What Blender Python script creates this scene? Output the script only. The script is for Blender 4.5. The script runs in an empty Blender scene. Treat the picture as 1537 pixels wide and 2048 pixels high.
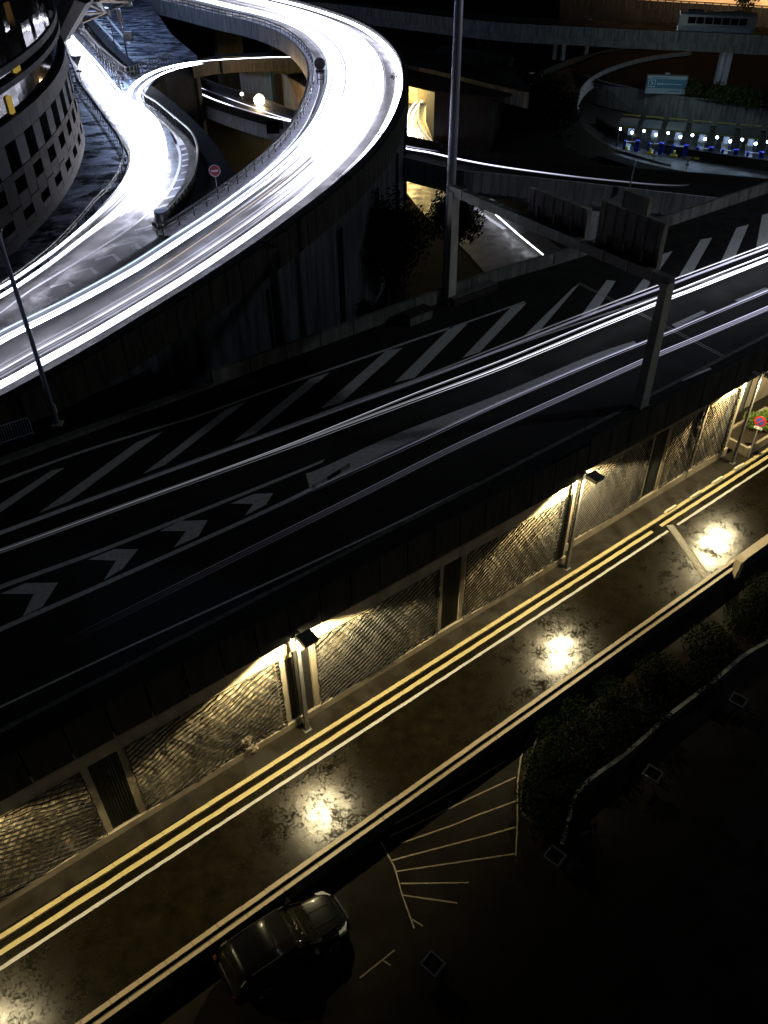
import bpy, bmesh, math, random
from mathutils import Vector, Matrix
from mathutils.geometry import tessellate_polygon

rnd = random.Random(7)
PI = math.pi
S = bpy.context.scene

# ------------------------------------------------------------------ camera
FPX, CX, CY, H = 1660.0, 768.5, 1024.0, 30.0
_d = Vector((790 - CX, -(2990 - CY), -FPX)).normalized()
_up = -_d
_f = Vector((0, 0, -1))
_y = (_f - _up * _f.dot(_up)).normalized()
_x = _y.cross(_up)
ROT = Matrix((_x, _y, _up))
cam_d = bpy.data.cameras.new("camera")
cam = bpy.data.objects.new("camera", cam_d)
S.collection.objects.link(cam)
cam.matrix_world = Matrix.Translation((0, 0, H)) @ ROT.to_4x4()
cam_d.sensor_fit = 'VERTICAL'
cam_d.sensor_height = 36.0
cam_d.lens = FPX / 2048 * 36.0
cam_d.clip_start = 0.2
cam_d.clip_end = 3000
S.camera = cam


def at(px, py, z=0.0):
    """world point at height z seen at pixel (px, py) of the 1537 x 2048 photograph"""
    r = ROT @ Vector((px - CX, -(py - CY), -FPX))
    t = (z - H) / r.z
    return Vector((r.x * t, r.y * t, z))


# ------------------------------------------------------------------ world, moonless night
W = bpy.data.worlds.new("World")
S.world = W
W.use_nodes = True
wn = W.node_tree.nodes
wl = W.node_tree.links
bg = wn["Background"]
sky = wn.new("ShaderNodeTexSky")
sky.sky_type = 'NISHITA'
sky.sun_disc = False
SUN_EL, SUN_AZ = math.radians(22), math.radians(112)
sky.sun_elevation = SUN_EL
sky.sun_rotation = SUN_AZ
hs = wn.new("ShaderNodeHueSaturation")
hs.inputs['Saturation'].default_value = 1.0
wl.new(sky.outputs[0], hs.inputs['Color'])
wl.new(hs.outputs[0], bg.inputs[0])
bg.inputs[1].default_value = 0.0018

sd = bpy.data.lights.new("night_sun", 'SUN')
sd.energy = 0.05
sd.angle = math.radians(14)
sd.color = (1.0, 0.93, 0.78)
so = bpy.data.objects.new("night_sun", sd)
S.collection.objects.link(so)
_sv = Vector((math.sin(SUN_AZ) * math.cos(SUN_EL), math.cos(SUN_AZ) * math.cos(SUN_EL), math.sin(SUN_EL)))
so.rotation_euler = _sv.to_track_quat('Z', 'Y').to_euler()
so.location = (40, 20, 60)

# high lighting mast of the interchange, standing outside the frame on the right
hm = bpy.data.lights.new("interchange_light", 'POINT')
hm.energy = 14000
hm.color = (0.84, 0.93, 1.0)
hm.shadow_soft_size = 1.2
ho = bpy.data.objects.new("interchange_light", hm)
S.collection.objects.link(ho)
ho.location = (58, 44, 35)

S.view_settings.view_transform = 'Standard'
S.view_settings.look = 'None'
S.view_settings.exposure = 0.0
S.view_settings.gamma = 1.0
S.cycles.use_denoising = True
S.cycles.max_bounces = 6
S.cycles.diffuse_bounces = 3
S.cycles.glossy_bounces = 3
S.cycles.transparent_max_bounces = 48
S.cycles.sample_clamp_indirect = 8.0
S.cycles.sample_clamp_direct = 0.0


# ------------------------------------------------------------------ materials
def nmat(name):
    m = bpy.data.materials.new(name)
    m.use_nodes = True
    nt = m.node_tree
    b = nt.nodes["Principled BSDF"]
    return m, nt, b


def tex_coord(nt, scale=(1, 1, 1), rot=0.0):
    tc = nt.nodes.new("ShaderNodeTexCoord")
    mp = nt.nodes.new("ShaderNodeMapping")
    mp.inputs['Scale'].default_value = scale
    mp.inputs['Rotation'].default_value = (0, 0, rot)
    nt.links.new(tc.outputs['Object'], mp.inputs[0])
    return mp.outputs[0]


def noise(nt, vec, scale, detail=4, rough=0.55):
    n = nt.nodes.new("ShaderNodeTexNoise")
    n.inputs['Scale'].default_value = scale
    n.inputs['Detail'].default_value = detail
    n.inputs['Roughness'].default_value = rough
    if vec is not None:
        nt.links.new(vec, n.inputs['Vector'])
    return n.outputs['Fac']


def ramp(nt, fac, stops):
    r = nt.nodes.new("ShaderNodeValToRGB")
    e = r.color_ramp.elements
    while len(e) > len(stops):
        e.remove(e[-1])
    while len(e) < len(stops):
        e.new(0.5)
    for el, (p, c) in zip(e, stops):
        el.position = p
        el.color = (*c, 1) if len(c) == 3 else c
    nt.links.new(fac, r.inputs[0])
    return r.outputs[0]


def g(v):
    return (v, v, v)


def mapr(nt, fac, a, b, c, d):
    m = nt.nodes.new("ShaderNodeMapRange")
    for i, v in zip((1, 2, 3, 4), (a, b, c, d)):
        m.inputs[i].default_value = v
    nt.links.new(fac, m.inputs[0])
    return m.outputs[0]


def bump(nt, b, fac, strength, dist):
    bn = nt.nodes.new("ShaderNodeBump")
    bn.inputs['Strength'].default_value = strength
    bn.inputs['Distance'].default_value = dist
    nt.links.new(fac, bn.inputs['Height'])
    nt.links.new(bn.outputs[0], b.inputs['Normal'])
    return bn


def surf(name, c0, c1, scale=3.0, rough=0.7, spec=0.4, metallic=0.0, bstr=0.25, bdist=0.01, bscale=40, stretch=(1, 1, 1), rr=None):
    m, nt, b = nmat(name)
    v = tex_coord(nt, stretch)
    f = noise(nt, v, scale, 6, 0.6)
    nt.links.new(ramp(nt, f, [(0.3, c0), (0.7, c1)]), b.inputs['Base Color'])
    b.inputs['Metallic'].default_value = metallic
    b.inputs['Specular IOR Level'].default_value = spec
    if rr:
        nt.links.new(mapr(nt, noise(nt, v, scale * 1.7, 3), 0.35, 0.65, rr[0], rr[1]), b.inputs['Roughness'])
    else:
        b.inputs['Roughness'].default_value = rough
    if bstr:
        bump(nt, b, noise(nt, tex_coord(nt), bscale, 3), bstr, bdist)
    return m


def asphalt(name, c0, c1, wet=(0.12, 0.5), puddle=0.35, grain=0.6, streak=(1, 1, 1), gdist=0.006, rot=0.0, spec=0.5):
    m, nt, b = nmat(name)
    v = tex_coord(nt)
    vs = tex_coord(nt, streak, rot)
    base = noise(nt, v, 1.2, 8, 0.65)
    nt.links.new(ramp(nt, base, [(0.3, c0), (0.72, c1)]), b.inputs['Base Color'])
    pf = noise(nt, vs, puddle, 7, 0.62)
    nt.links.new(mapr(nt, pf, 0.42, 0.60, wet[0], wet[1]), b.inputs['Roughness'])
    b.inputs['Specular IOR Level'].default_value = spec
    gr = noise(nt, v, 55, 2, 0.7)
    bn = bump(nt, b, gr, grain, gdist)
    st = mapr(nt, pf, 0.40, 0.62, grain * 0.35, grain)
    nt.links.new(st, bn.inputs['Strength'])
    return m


def paint(name, col, wear=0.45, spec=0.4, dark=(0.03, 0.03, 0.03), stretch=(1, 1, 1)):
    m, nt, b = nmat(name)
    v = tex_coord(nt, stretch)
    f = noise(nt, v, 5.0, 10, 0.75)
    c2 = tuple(x * 0.78 for x in col)
    nt.links.new(ramp(nt, f, [(max(0.0, wear - 0.12), dark), (wear - 0.04, c2), (0.62, col)]), b.inputs['Base Color'])
    b.inputs['Roughness'].default_value = 0.5
    b.inputs['Specular IOR Level'].default_value = spec
    bump(nt, b, noise(nt, tex_coord(nt), 70, 2), 0.3, 0.003)
    return m


def emit(name, col, strength):
    m = bpy.data.materials.new(name)
    m.use_nodes = True
    nt = m.node_tree
    nt.nodes.clear()
    o = nt.nodes.new("ShaderNodeOutputMaterial")
    e = nt.nodes.new("ShaderNodeEmission")
    e.inputs[0].default_value = (*col, 1)
    e.inputs[1].default_value = strength
    nt.links.new(e.outputs[0], o.inputs[0])
    return m


def glow_mat(name, col, gain=1.0, beam=1.0):
    """light left in the air by passing headlamps: emission along the streak, no body"""
    m = bpy.data.materials.new(name)
    m.use_nodes = True
    nt = m.node_tree
    nt.nodes.clear()
    o = nt.nodes.new("ShaderNodeOutputMaterial")
    e = nt.nodes.new("ShaderNodeEmission")
    t = nt.nodes.new("ShaderNodeBsdfTransparent")
    a = nt.nodes.new("ShaderNodeAddShader")
    at_ = nt.nodes.new("ShaderNodeAttribute")
    at_.attribute_name = "glow"
    mu = nt.nodes.new("ShaderNodeMath")
    mu.operation = 'MULTIPLY'
    mu.inputs[1].default_value = gain
    nt.links.new(at_.outputs['Fac'], mu.inputs[0])
    e.inputs[0].default_value = (*col, 1)
    # dipped headlamp beams: most of the light is thrown down on the road
    ge = nt.nodes.new("ShaderNodeNewGeometry")
    sx = nt.nodes.new("ShaderNodeSeparateXYZ")
    nt.links.new(ge.outputs['Incoming'], sx.inputs[0])
    mr = nt.nodes.new("ShaderNodeMapRange")
    for i, v in zip((1, 2, 3, 4), (-0.35, -0.05, beam, 1.0)):
        mr.inputs[i].default_value = v
    nt.links.new(sx.outputs['Z'], mr.inputs[0])
    m2 = nt.nodes.new("ShaderNodeMath")
    m2.operation = 'MULTIPLY'
    nt.links.new(mu.outputs[0], m2.inputs[0])
    nt.links.new(mr.outputs[0], m2.inputs[1])
    nt.links.new(m2.outputs[0], e.inputs[1])
    nt.links.new(e.outputs[0], a.inputs[0])
    nt.links.new(t.outputs[0], a.inputs[1])
    nt.links.new(a.outputs[0], o.inputs[0])
    return m


M = {}
def wet_street():
    m, nt, b = nmat('wet_street_asphalt')
    v = tex_coord(nt)
    nt.links.new(ramp(nt, noise(nt, v, 1.5, 10, 0.7), [(0.35, (0.003, 0.0024, 0.0012)), (0.7, (0.009, 0.0072, 0.0035))]), b.inputs['Base Color'])
    big = noise(nt, v, 0.8, 12, 0.72)
    fine = noise(nt, v, 9, 5, 0.85)
    mx = nt.nodes.new("ShaderNodeMath")
    mx.operation = 'MULTIPLY_ADD'
    nt.links.new(fine, mx.inputs[0])
    mx.inputs[1].default_value = 0.8
    nt.links.new(big, mx.inputs[2])
    nt.links.new(mapr(nt, mx.outputs[0], 0.74, 1.02, 0.55, 0.0), b.inputs['Specular IOR Level'])
    nt.links.new(mapr(nt, big, 0.36, 0.62, 0.17, 0.25), b.inputs['Roughness'])
    bump(nt, b, noise(nt, v, 22, 3, 0.9), 0.7, 0.004)
    return m


M['street'] = wet_street()
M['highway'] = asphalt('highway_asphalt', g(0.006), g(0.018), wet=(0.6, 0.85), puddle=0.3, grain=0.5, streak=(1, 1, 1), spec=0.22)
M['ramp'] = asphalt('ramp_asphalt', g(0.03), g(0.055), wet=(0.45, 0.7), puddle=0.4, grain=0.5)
M['ramp_worn'] = asphalt('worn_asphalt', g(0.022), g(0.06), wet=(0.3, 0.65), puddle=0.8, grain=0.8, gdist=0.015)
def wet_paving_glare():
    m, nt, b = nmat('wet_paving_glare')
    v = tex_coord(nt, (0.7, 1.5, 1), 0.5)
    nt.links.new(ramp(nt, noise(nt, v, 0.9, 9, 0.7), [(0.46, (0.004, 0.005, 0.007)), (0.60, (0.14, 0.155, 0.20))]), b.inputs['Base Color'])  # reflected light on the wet ground put into the pale patches
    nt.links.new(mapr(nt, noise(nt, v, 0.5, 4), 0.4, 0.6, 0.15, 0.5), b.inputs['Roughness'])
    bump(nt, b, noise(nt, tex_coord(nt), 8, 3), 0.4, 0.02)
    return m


M['plaza'] = wet_paving_glare()
M['carpark'] = asphalt('car_park_asphalt', (0.0022, 0.0016, 0.001), (0.006, 0.0042, 0.0025), wet=(0.6, 0.85), puddle=0.5, grain=0.7, spec=0.06)
M['pavement'] = asphalt('pavement_asphalt', (0.008, 0.0065, 0.0045), (0.022, 0.018, 0.012), wet=(0.3, 0.6), puddle=0.7, grain=0.5, spec=0.2)
M['ground'] = surf('earth', (0.003, 0.0035, 0.003), (0.008, 0.0085, 0.006), 0.8, 0.95, 0.1)
M['grass'] = surf('dark_grass', (0.002, 0.003, 0.0015), (0.006, 0.008, 0.004), 1.5, 0.95, 0.1, bstr=0.6, bdist=0.05, bscale=12)
M['white'] = paint('white_road_paint', (0.40, 0.385, 0.36), 0.39)
M['white_worn'] = paint('worn_white_paint', (0.55, 0.57, 0.60), 0.46)
M['yellow'] = paint('yellow_road_paint', (0.42, 0.345, 0.16), 0.38, dark=(0.1, 0.08, 0.04))
M['tan'] = paint('tan_kerb_stone', (0.21, 0.165, 0.105), 0.34, dark=(0.10, 0.08, 0.05))
M['conc'] = surf('pale_concrete', (0.17, 0.14, 0.10), (0.33, 0.285, 0.205), 1.3, 0.8, 0.25, stretch=(1, 1, 0.35))
M['conc_rib'] = surf('stained_ribbed_concrete', (0.24, 0.19, 0.115), (0.46, 0.39, 0.265), 1.3, 0.75, 0.3, stretch=(2.0, 2.0, 0.35), bstr=0)
M['conc_dark'] = surf('weathered_concrete', (0.012, 0.012, 0.010), (0.036, 0.035, 0.030), 1.2, 0.9, 0.15, stretch=(2.5, 2.5, 0.4))
M['conc_mid'] = surf('grey_concrete', (0.05, 0.053, 0.052), (0.14, 0.143, 0.138), 1.0, 0.85, 0.2, stretch=(2.5, 2.5, 0.4))
M['conc_blue'] = surf('streaked_grey_concrete', (0.26, 0.27, 0.31), (0.55, 0.57, 0.64), 1.0, 0.85, 0.2, stretch=(2.5, 2.5, 0.35))
M['conc_black'] = surf('near_black_concrete', (0.006, 0.006, 0.0065), (0.018, 0.018, 0.019), 1.0, 0.9, 0.15, stretch=(2.5, 2.5, 0.4))  # near black concrete for caps, recesses, slabs and banks
M['conc_stain'] = surf('blue_stained_concrete', (0.010, 0.012, 0.015), (0.065, 0.075, 0.095), 0.7, 0.9, 0.15, stretch=(2.5, 2.5, 0.25))
M['kerb_pale'] = surf('pale_block_concrete', (0.45, 0.40, 0.28), (0.6, 0.54, 0.4), 2, 0.8, 0.2)
M['tail'] = surf('unlit_tail_lamp', (0.02, 0.0008, 0.0008), (0.03, 0.001, 0.001), 4, 0.5, 0.2, bstr=0)
M['net'] = surf('black_wire_rope', (0.006, 0.006, 0.006), (0.012, 0.012, 0.011), 20, 0.6, 0.3, bstr=0)
M['dark_metal'] = surf('dark_painted_steel', (0.02, 0.022, 0.025), (0.045, 0.047, 0.05), 4, 0.45, 0.5, bstr=0.1)
M['grey_metal'] = surf('galvanised_steel', (0.24, 0.24, 0.22), (0.38, 0.37, 0.33), 3, 0.6, 0.4, metallic=0.1, bstr=0.1, stretch=(2, 2, 0.3))
M['mast'] = surf('pale_grey_mast_steel', (0.20, 0.22, 0.28), (0.34, 0.36, 0.44), 2, 0.42, 0.5, metallic=0.2, bstr=0.05, stretch=(3, 3, 0.2))
M['blue_mast'] = surf('blue_grey_mast_steel', (0.14, 0.18, 0.28), (0.24, 0.29, 0.42), 2, 0.45, 0.5, metallic=0.2, bstr=0.05, stretch=(3, 3, 0.2))
M['lamp_metal'] = surf('grey_lamp_steel', (0.10, 0.10, 0.10), (0.17, 0.17, 0.16), 3, 0.4, 0.5, metallic=0.3, bstr=0.05)
M['sign_back'] = surf('dark_aluminium', (0.014, 0.014, 0.013), (0.032, 0.032, 0.030), 1.5, 0.6, 0.4, metallic=0.2, stretch=(3, 3, 0.4), bstr=0.1)  # dark aluminium with random vertical streaks
M['sign_edge'] = surf('lit_aluminium_edge', (0.10, 0.10, 0.09), (0.34, 0.32, 0.28), 1.5, 0.5, 0.4, bstr=0.1)  # light caught by the frame edges put into the colour
M['clad'] = surf('blue_grey_cladding', (0.028, 0.036, 0.048), (0.038, 0.047, 0.061), 0.6, 0.7, 0.12, bstr=0.02)
M['clad_dark'] = surf('dark_shade_cladding', (0.0022, 0.0025, 0.003), (0.004, 0.0043, 0.005), 0.6, 0.7, 0.12, bstr=0.02)  # tower's lower storeys: their fade into shade put into the colour
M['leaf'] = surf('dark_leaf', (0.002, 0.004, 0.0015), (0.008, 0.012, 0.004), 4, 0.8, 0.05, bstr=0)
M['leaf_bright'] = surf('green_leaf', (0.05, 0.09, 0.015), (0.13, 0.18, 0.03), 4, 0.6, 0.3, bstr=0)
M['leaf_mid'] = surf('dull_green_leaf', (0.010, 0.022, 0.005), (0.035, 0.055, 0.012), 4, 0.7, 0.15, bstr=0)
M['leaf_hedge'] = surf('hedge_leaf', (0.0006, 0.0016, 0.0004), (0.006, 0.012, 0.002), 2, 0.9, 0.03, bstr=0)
M['black'] = surf('black_painted_steel', g(0.004), g(0.007), 4, 0.7, 0.2, bstr=0)
M['park_line'] = paint('faded_parking_line', (0.13, 0.105, 0.065), 0.42, dark=(0.02, 0.016, 0.01))
M['coach_panel'] = surf('pale_blue_coach_panel', (0.05, 0.075, 0.10), (0.07, 0.10, 0.13), 3, 0.5, 0.4, bstr=0)
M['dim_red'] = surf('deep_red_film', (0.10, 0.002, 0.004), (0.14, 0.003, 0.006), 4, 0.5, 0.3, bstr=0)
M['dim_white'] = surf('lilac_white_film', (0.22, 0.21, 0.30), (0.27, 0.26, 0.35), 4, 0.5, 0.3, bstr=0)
M['bark'] = surf('bark', (0.015, 0.012, 0.008), (0.04, 0.03, 0.02), 6, 0.9, 0.1)
M['red'] = surf('red_sign_film', (0.42, 0.015, 0.012), (0.5, 0.02, 0.015), 4, 0.4, 0.5, bstr=0)
M['blue_film'] = surf('blue_sign_film', (0.02, 0.05, 0.25), (0.03, 0.07, 0.32), 4, 0.4, 0.5, bstr=0)
M['white_film'] = surf('white_sign_film', (0.70, 0.70, 0.72), (0.8, 0.8, 0.82), 4, 0.4, 0.5, bstr=0)
M['blue_box'] = surf('blue_painted_steel', (0.01, 0.03, 0.45), (0.02, 0.05, 0.6), 4, 0.4, 0.5, bstr=0)
M['yellow_box'] = surf('yellow_plastic', (0.6, 0.6, 0.08), (0.75, 0.72, 0.14), 4, 0.5, 0.5, bstr=0)
M['toll_floor'] = surf('pale_toll_concrete', (0.30, 0.32, 0.34), (0.5, 0.52, 0.54), 0.8, 0.6, 0.4)
M['facade_far'] = surf('sandstone_facade', (0.55, 0.42, 0.27), (0.68, 0.53, 0.36), 0.4, 0.8, 0.2)


def car_paint():
    m, nt, b = nmat('black_car_paint')
    b.inputs['Base Color'].default_value = (0.008, 0.008, 0.010, 1)
    b.inputs['Base Color'].default_value = (0.0025, 0.0025, 0.003, 1)
    b.inputs['Roughness'].default_value = 0.30
    b.inputs['Specular IOR Level'].default_value = 0.12
    b.inputs['Coat Weight'].default_value = 0.10
    b.inputs['Coat Roughness'].default_value = 0.04
    v = tex_coord(nt)
    bump(nt, b, noise(nt, v, 60, 2), 0.25, 0.002)
    return m


M['car'] = car_paint()


def glass(name, col=(0.02, 0.022, 0.02), rough=0.05, spec=0.3):
    m, nt, b = nmat(name)
    b.inputs['Base Color'].default_value = (*col, 1)
    b.inputs['Roughness'].default_value = rough
    b.inputs['Specular IOR Level'].default_value = spec
    bump(nt, b, noise(nt, tex_coord(nt), 1.5, 1), 0.10, 0.02)
    return m


M['glass'] = glass('dark_window_glass', (0.004, 0.0045, 0.005), 0.06, 0.10)
M['car_glass'] = glass('tinted_car_glass', (0.006, 0.006, 0.004), 0.04, 0.25)
M['rubber'] = surf('tyre_rubber', g(0.01), g(0.018), 10, 0.8, 0.2, bstr=0)
M['chrome'] = surf('chrome_trim', g(0.5), g(0.6), 10, 0.15, 0.5, metallic=1.0, bstr=0)
M['head_lens'] = glass('headlamp_lens', (0.25, 0.26, 0.27), 0.08)


# ------------------------------------------------------------------ helpers
def tag(o, label=None, cat=None, group=None, kind=None):
    if label:
        o['label'] = label
    if cat:
        o['category'] = cat
    if group:
        o['group'] = group
    if kind:
        o['kind'] = kind
    return o


def empty(name, loc, label=None, cat=None, group=None, rz=0.0):
    o = bpy.data.objects.new(name, None)
    S.collection.objects.link(o)
    o.location = loc
    o.rotation_euler = (0, 0, rz)
    o.empty_display_size = 0.2
    return tag(o, label, cat, group)


class MB:
    def __init__(self):
        self.bm = bmesh.new()

    def quad(self, pts):
        vs = [self.bm.verts.new(p) for p in pts]
        return self.bm.faces.new(vs)

    def hexa(self, b4, t4):
        """solid from 4 bottom and 4 top corners (same winding, ccw from above)"""
        b = [self.bm.verts.new(p) for p in b4]
        t = [self.bm.verts.new(p) for p in t4]
        self.bm.faces.new(b[::-1])
        self.bm.faces.new(t)
        for i in range(4):
            j = (i + 1) % 4
            self.bm.faces.new((b[i], b[j], t[j], t[i]))

    def box(self, c, s, ux=None, uy=None, uz=None):
        c = Vector(c)
        ux = Vector(ux) if ux is not None else Vector((1, 0, 0))
        uy = Vector(uy) if uy is not None else Vector((0, 1, 0))
        uz = Vector(uz) if uz is not None else Vector((0, 0, 1))
        x, y, z = ux * s[0] / 2, uy * s[1] / 2, uz * s[2] / 2
        self.hexa([c - x - y - z, c + x - y - z, c + x + y - z, c - x + y - z],
                  [c - x - y + z, c + x - y + z, c + x + y + z, c - x + y + z])

    def prism(self, poly, z0, z1):
        """vertical prism over a plan polygon"""
        pts = [Vector((p[0], p[1], 0)) for p in poly]
        tris = tessellate_polygon([pts])
        lo = [self.bm.verts.new((p.x, p.y, z0)) for p in pts]
        hi = [self.bm.verts.new((p.x, p.y, z1)) for p in pts]
        for t in tris:
            self.bm.faces.new([hi[i] for i in t])
            self.bm.faces.new([lo[i] for i in reversed(t)])
        n = len(pts)
        for i in range(n):
            j = (i + 1) % n
            self.bm.faces.new((lo[i], lo[j], hi[j], hi[i]))

    def sheet(self, poly):
        pts = [Vector(p) for p in poly]
        tris = tessellate_polygon([[Vector((p.x, p.y, 0)) for p in pts]])
        vs = [self.bm.verts.new(p) for p in pts]
        for t in tris:
            try:
                self.bm.faces.new([vs[i] for i in t])
            except ValueError:
                pass

    def tube(self, pts, r, n=6, caps=True, r1=None):
        pts = [Vector(p) for p in pts]
        k = len(pts)
        rings = []
        ref = None
        for i, p in enumerate(pts):
            d = (pts[min(i + 1, k - 1)] - pts[max(i - 1, 0)])
            if d.length < 1e-9:
                d = Vector((0, 0, 1))
            d.normalize()
            if ref is None:
                a = Vector((0, 0, 1)) if abs(d.z) < 0.9 else Vector((1, 0, 0))
                ref = d.cross(a).normalized()
            s = (ref - d * ref.dot(d)).normalized()
            ref = s
            q = d.cross(s)
            rr = r if r1 is None else r + (r1 - r) * i / (k - 1)
            rings.append([self.bm.verts.new(p + (s * math.cos(2 * PI * j / n) + q * math.sin(2 * PI * j / n)) * rr) for j in range(n)])
        for i in range(k - 1):
            for j in range(n):
                self.bm.faces.new((rings[i][j], rings[i][(j + 1) % n], rings[i + 1][(j + 1) % n], rings[i + 1][j]))
        if caps and n > 2:
            self.bm.faces.new(rings[0][::-1])
            self.bm.faces.new(rings[-1])
        return rings

    def strip(self, A, B):
        """ruled sheet between two point rows"""
        a = [self.bm.verts.new(p) for p in A]
        b = [self.bm.verts.new(p) for p in B]
        for i in range(len(a) - 1):
            self.bm.faces.new((a[i], a[i + 1], b[i + 1], b[i]))

    def ring_strip(self, rows, closed=True):
        """sweep: rows[i] is the i-th corner row (list of points) of a swept section"""
        vr = [[self.bm.verts.new(p) for p in r] for r in rows]
        m = len(vr)
        rng = range(m) if closed else range(m - 1)
        for k in rng:
            a, b = vr[k], vr[(k + 1) % m]
            for i in range(len(a) - 1):
                self.bm.faces.new((a[i], a[i + 1], b[i + 1], b[i]))
        if closed:
            self.bm.faces.new([r[0] for r in vr])
            self.bm.faces.new([r[-1] for r in vr][::-1])

    def build(self, name, mat, parent=None, smooth=False, bevel=0.0, loc=None):
        bm = self.bm
        if bevel:
            es = [e for e in bm.edges if len(e.link_faces) == 2 and e.calc_face_angle(0) > 0.6]
            bmesh.ops.bevel(bm, geom=es, offset=bevel, segments=2, affect='EDGES', clamp_overlap=True)
        bmesh.ops.recalc_face_normals(bm, faces=bm.faces[:])
        off = None
        if parent is not None:
            off = Vector(parent.location)
            pr = parent
            base = Matrix.Translation(parent.location) @ Matrix.Rotation(parent.rotation_euler.z, 4, 'Z')
            if parent.parent is not None:
                gp = parent.parent
                base = Matrix.Translation(gp.location) @ Matrix.Rotation(gp.rotation_euler.z, 4, 'Z') @ base
        me = bpy.data.meshes.new(name)
        bm.to_mesh(me)
        bm.free()
        if smooth:
            for p in me.polygons:
                p.use_smooth = True
        me.materials.append(mat)
        o = bpy.data.objects.new(name, me)
        S.collection.objects.link(o)
        if loc is not None:
            o.location = loc
        if parent is not None:
            o.parent = parent
            if not getattr(self, 'local', False):
                # geometry was given in world space: bring it into the parent's frame
                me.transform(base.inverted())
        return o


class LMB(MB):
    """geometry given in the parent's own frame"""
    local = True


def cyl(mb, a, b, r, n=12, r1=None):
    mb.tube([a, b], r, n, True, r1)


def disc(mb, c, nrm, r, th, n=28):
    nrm = Vector(nrm).normalized()
    mb.tube([Vector(c) - nrm * th / 2, Vector(c) + nrm * th / 2], r, n)


def catmull(P, sub=8):
    P = [Vector(p) for p in P]
    out = []
    n = len(P)
    for i in range(n - 1):
        p0, p1, p2, p3 = P[max(i - 1, 0)], P[i], P[i + 1], P[min(i + 2, n - 1)]
        for k in range(sub):
            t = k / sub
            out.append(0.5 * ((2 * p1) + (p2 - p0) * t + (2 * p0 - 5 * p1 + 4 * p2 - p3) * t * t + (3 * p1 - p0 - 3 * p2 + p3) * t ** 3))
    out.append(P[-1].copy())
    return out


def resample(P, n):
    L = [0.0]
    for a, b in zip(P, P[1:]):
        L.append(L[-1] + (b - a).length)
    out = []
    j = 0
    for i in range(n):
        d = L[-1] * i / (n - 1)
        while j < len(L) - 2 and L[j + 1] < d:
            j += 1
        t = (d - L[j]) / max(1e-9, L[j + 1] - L[j])
        out.append(P[j].lerp(P[j + 1], min(1, max(0, t))))
    return out


def pxpath(pts, z, n=None, sub=8):
    """pixel polyline (x, y[, z]) -> smooth world polyline"""
    w = [at(p[0], p[1], p[2] if len(p) > 2 else z) for p in pts]
    w = catmull(w, sub)
    return resample(w, n) if n else w


def normals2d(P):
    out = []
    k = len(P)
    for i in range(k):
        d = P[min(i + 1, k - 1)] - P[max(i - 1, 0)]
        d.z = 0
        d.normalize()
        out.append(Vector((-d.y, d.x, 0)))
    return out


def offset(P, d, dz=0.0):
    N = normals2d(P)
    return [p + n * d + Vector((0, 0, dz)) for p, n in zip(P, N)]


def sweep_wall(mb, P, d0, d1, z0, z1):
    """solid wall along P between lateral offsets d0..d1 and heights z0..z1 above P"""
    rows = [offset(P, d0, z0), offset(P, d1, z0), offset(P, d1, z1), offset(P, d0, z1)]
    mb.ring_strip(rows)


def interp(x, xs, ys):
    if x <= xs[0]:
        return ys[0]
    for a, b, c, d in zip(xs, xs[1:], ys, ys[1:]):
        if x <= b:
            return c + (d - c) * (x - a) / (b - a)
    return ys[-1]


def leafcloud(mb, blobs, n, size, flat=0.7):
    """many small leaf faces spread through ellipsoid clumps (x, y, z, rx, ry, rz)"""
    wts = [b[3] * b[4] * b[5] for b in blobs]
    for _ in range(n):
        b = rnd.choices(blobs, wts)[0]
        v = Vector((rnd.gauss(0, 1), rnd.gauss(0, 1), rnd.gauss(0, 1))).normalized() * (rnd.random() ** 0.38)
        c = Vector((b[0] + v.x * b[3], b[1] + v.y * b[4], b[2] + v.z * b[5]))
        a = Vector((rnd.gauss(0, 1), rnd.gauss(0, 1), rnd.gauss(0, 1))).normalized()
        t = a.orthogonal().normalized()
        q = a.cross(t)
        s = size * rnd.uniform(0.6, 1.3)
        mb.quad([c - t * s * 0.5, c - q * s * flat * 0.35, c + t * s * 0.6, c + q * s * flat * 0.35])


def clumps(c, r, k, spread=0.7, br=0.45):
    out = []
    for _ in range(k):
        v = Vector((rnd.gauss(0, 1), rnd.gauss(0, 1), rnd.gauss(0, 0.8))).normalized() * rnd.uniform(0.3, 1)
        out.append((c[0] + v.x * r[0] * spread, c[1] + v.y * r[1] * spread, c[2] + v.z * r[2] * spread,
                    r[0] * br * rnd.uniform(0.7, 1.2), r[1] * br * rnd.uniform(0.7, 1.2), r[2] * br * rnd.uniform(0.7, 1.2)))
    return out


def tree(base, h, r, label, group, n=5000, size=0.32, mat='leaf', name='tree', k=22):
    root = empty(name, base, label, 'tree', group)
    mb = LMB()
    mb.tube([(0, 0, -0.3), (0.1, 0.05, h * 0.3), (-0.05, 0.1, h * 0.6)], 0.22, 8, True, 0.1)
    for _ in range(6):
        a = rnd.uniform(0, 2 * PI)
        z = h * rnd.uniform(0.25, 0.5)
        mb.tube([(0, 0, z), (math.cos(a) * r[0] * 0.6, math.sin(a) * r[1] * 0.6, z + h * 0.25)], 0.08, 5, True, 0.03)
    mb.build('trunk', M['bark'], root)
    mb = LMB()
    leafcloud(mb, clumps((0, 0, h * 0.58), (r[0], r[1], h * 0.44), k), n, size)
    mb.build('crown', M[mat], root)
    return root


# street frame: s runs along the lower street, n across it towards the viaduct
A0 = at(615, 1462)
B0 = at(1133, 1140)
U = (B0 - A0).normalized()


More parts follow.
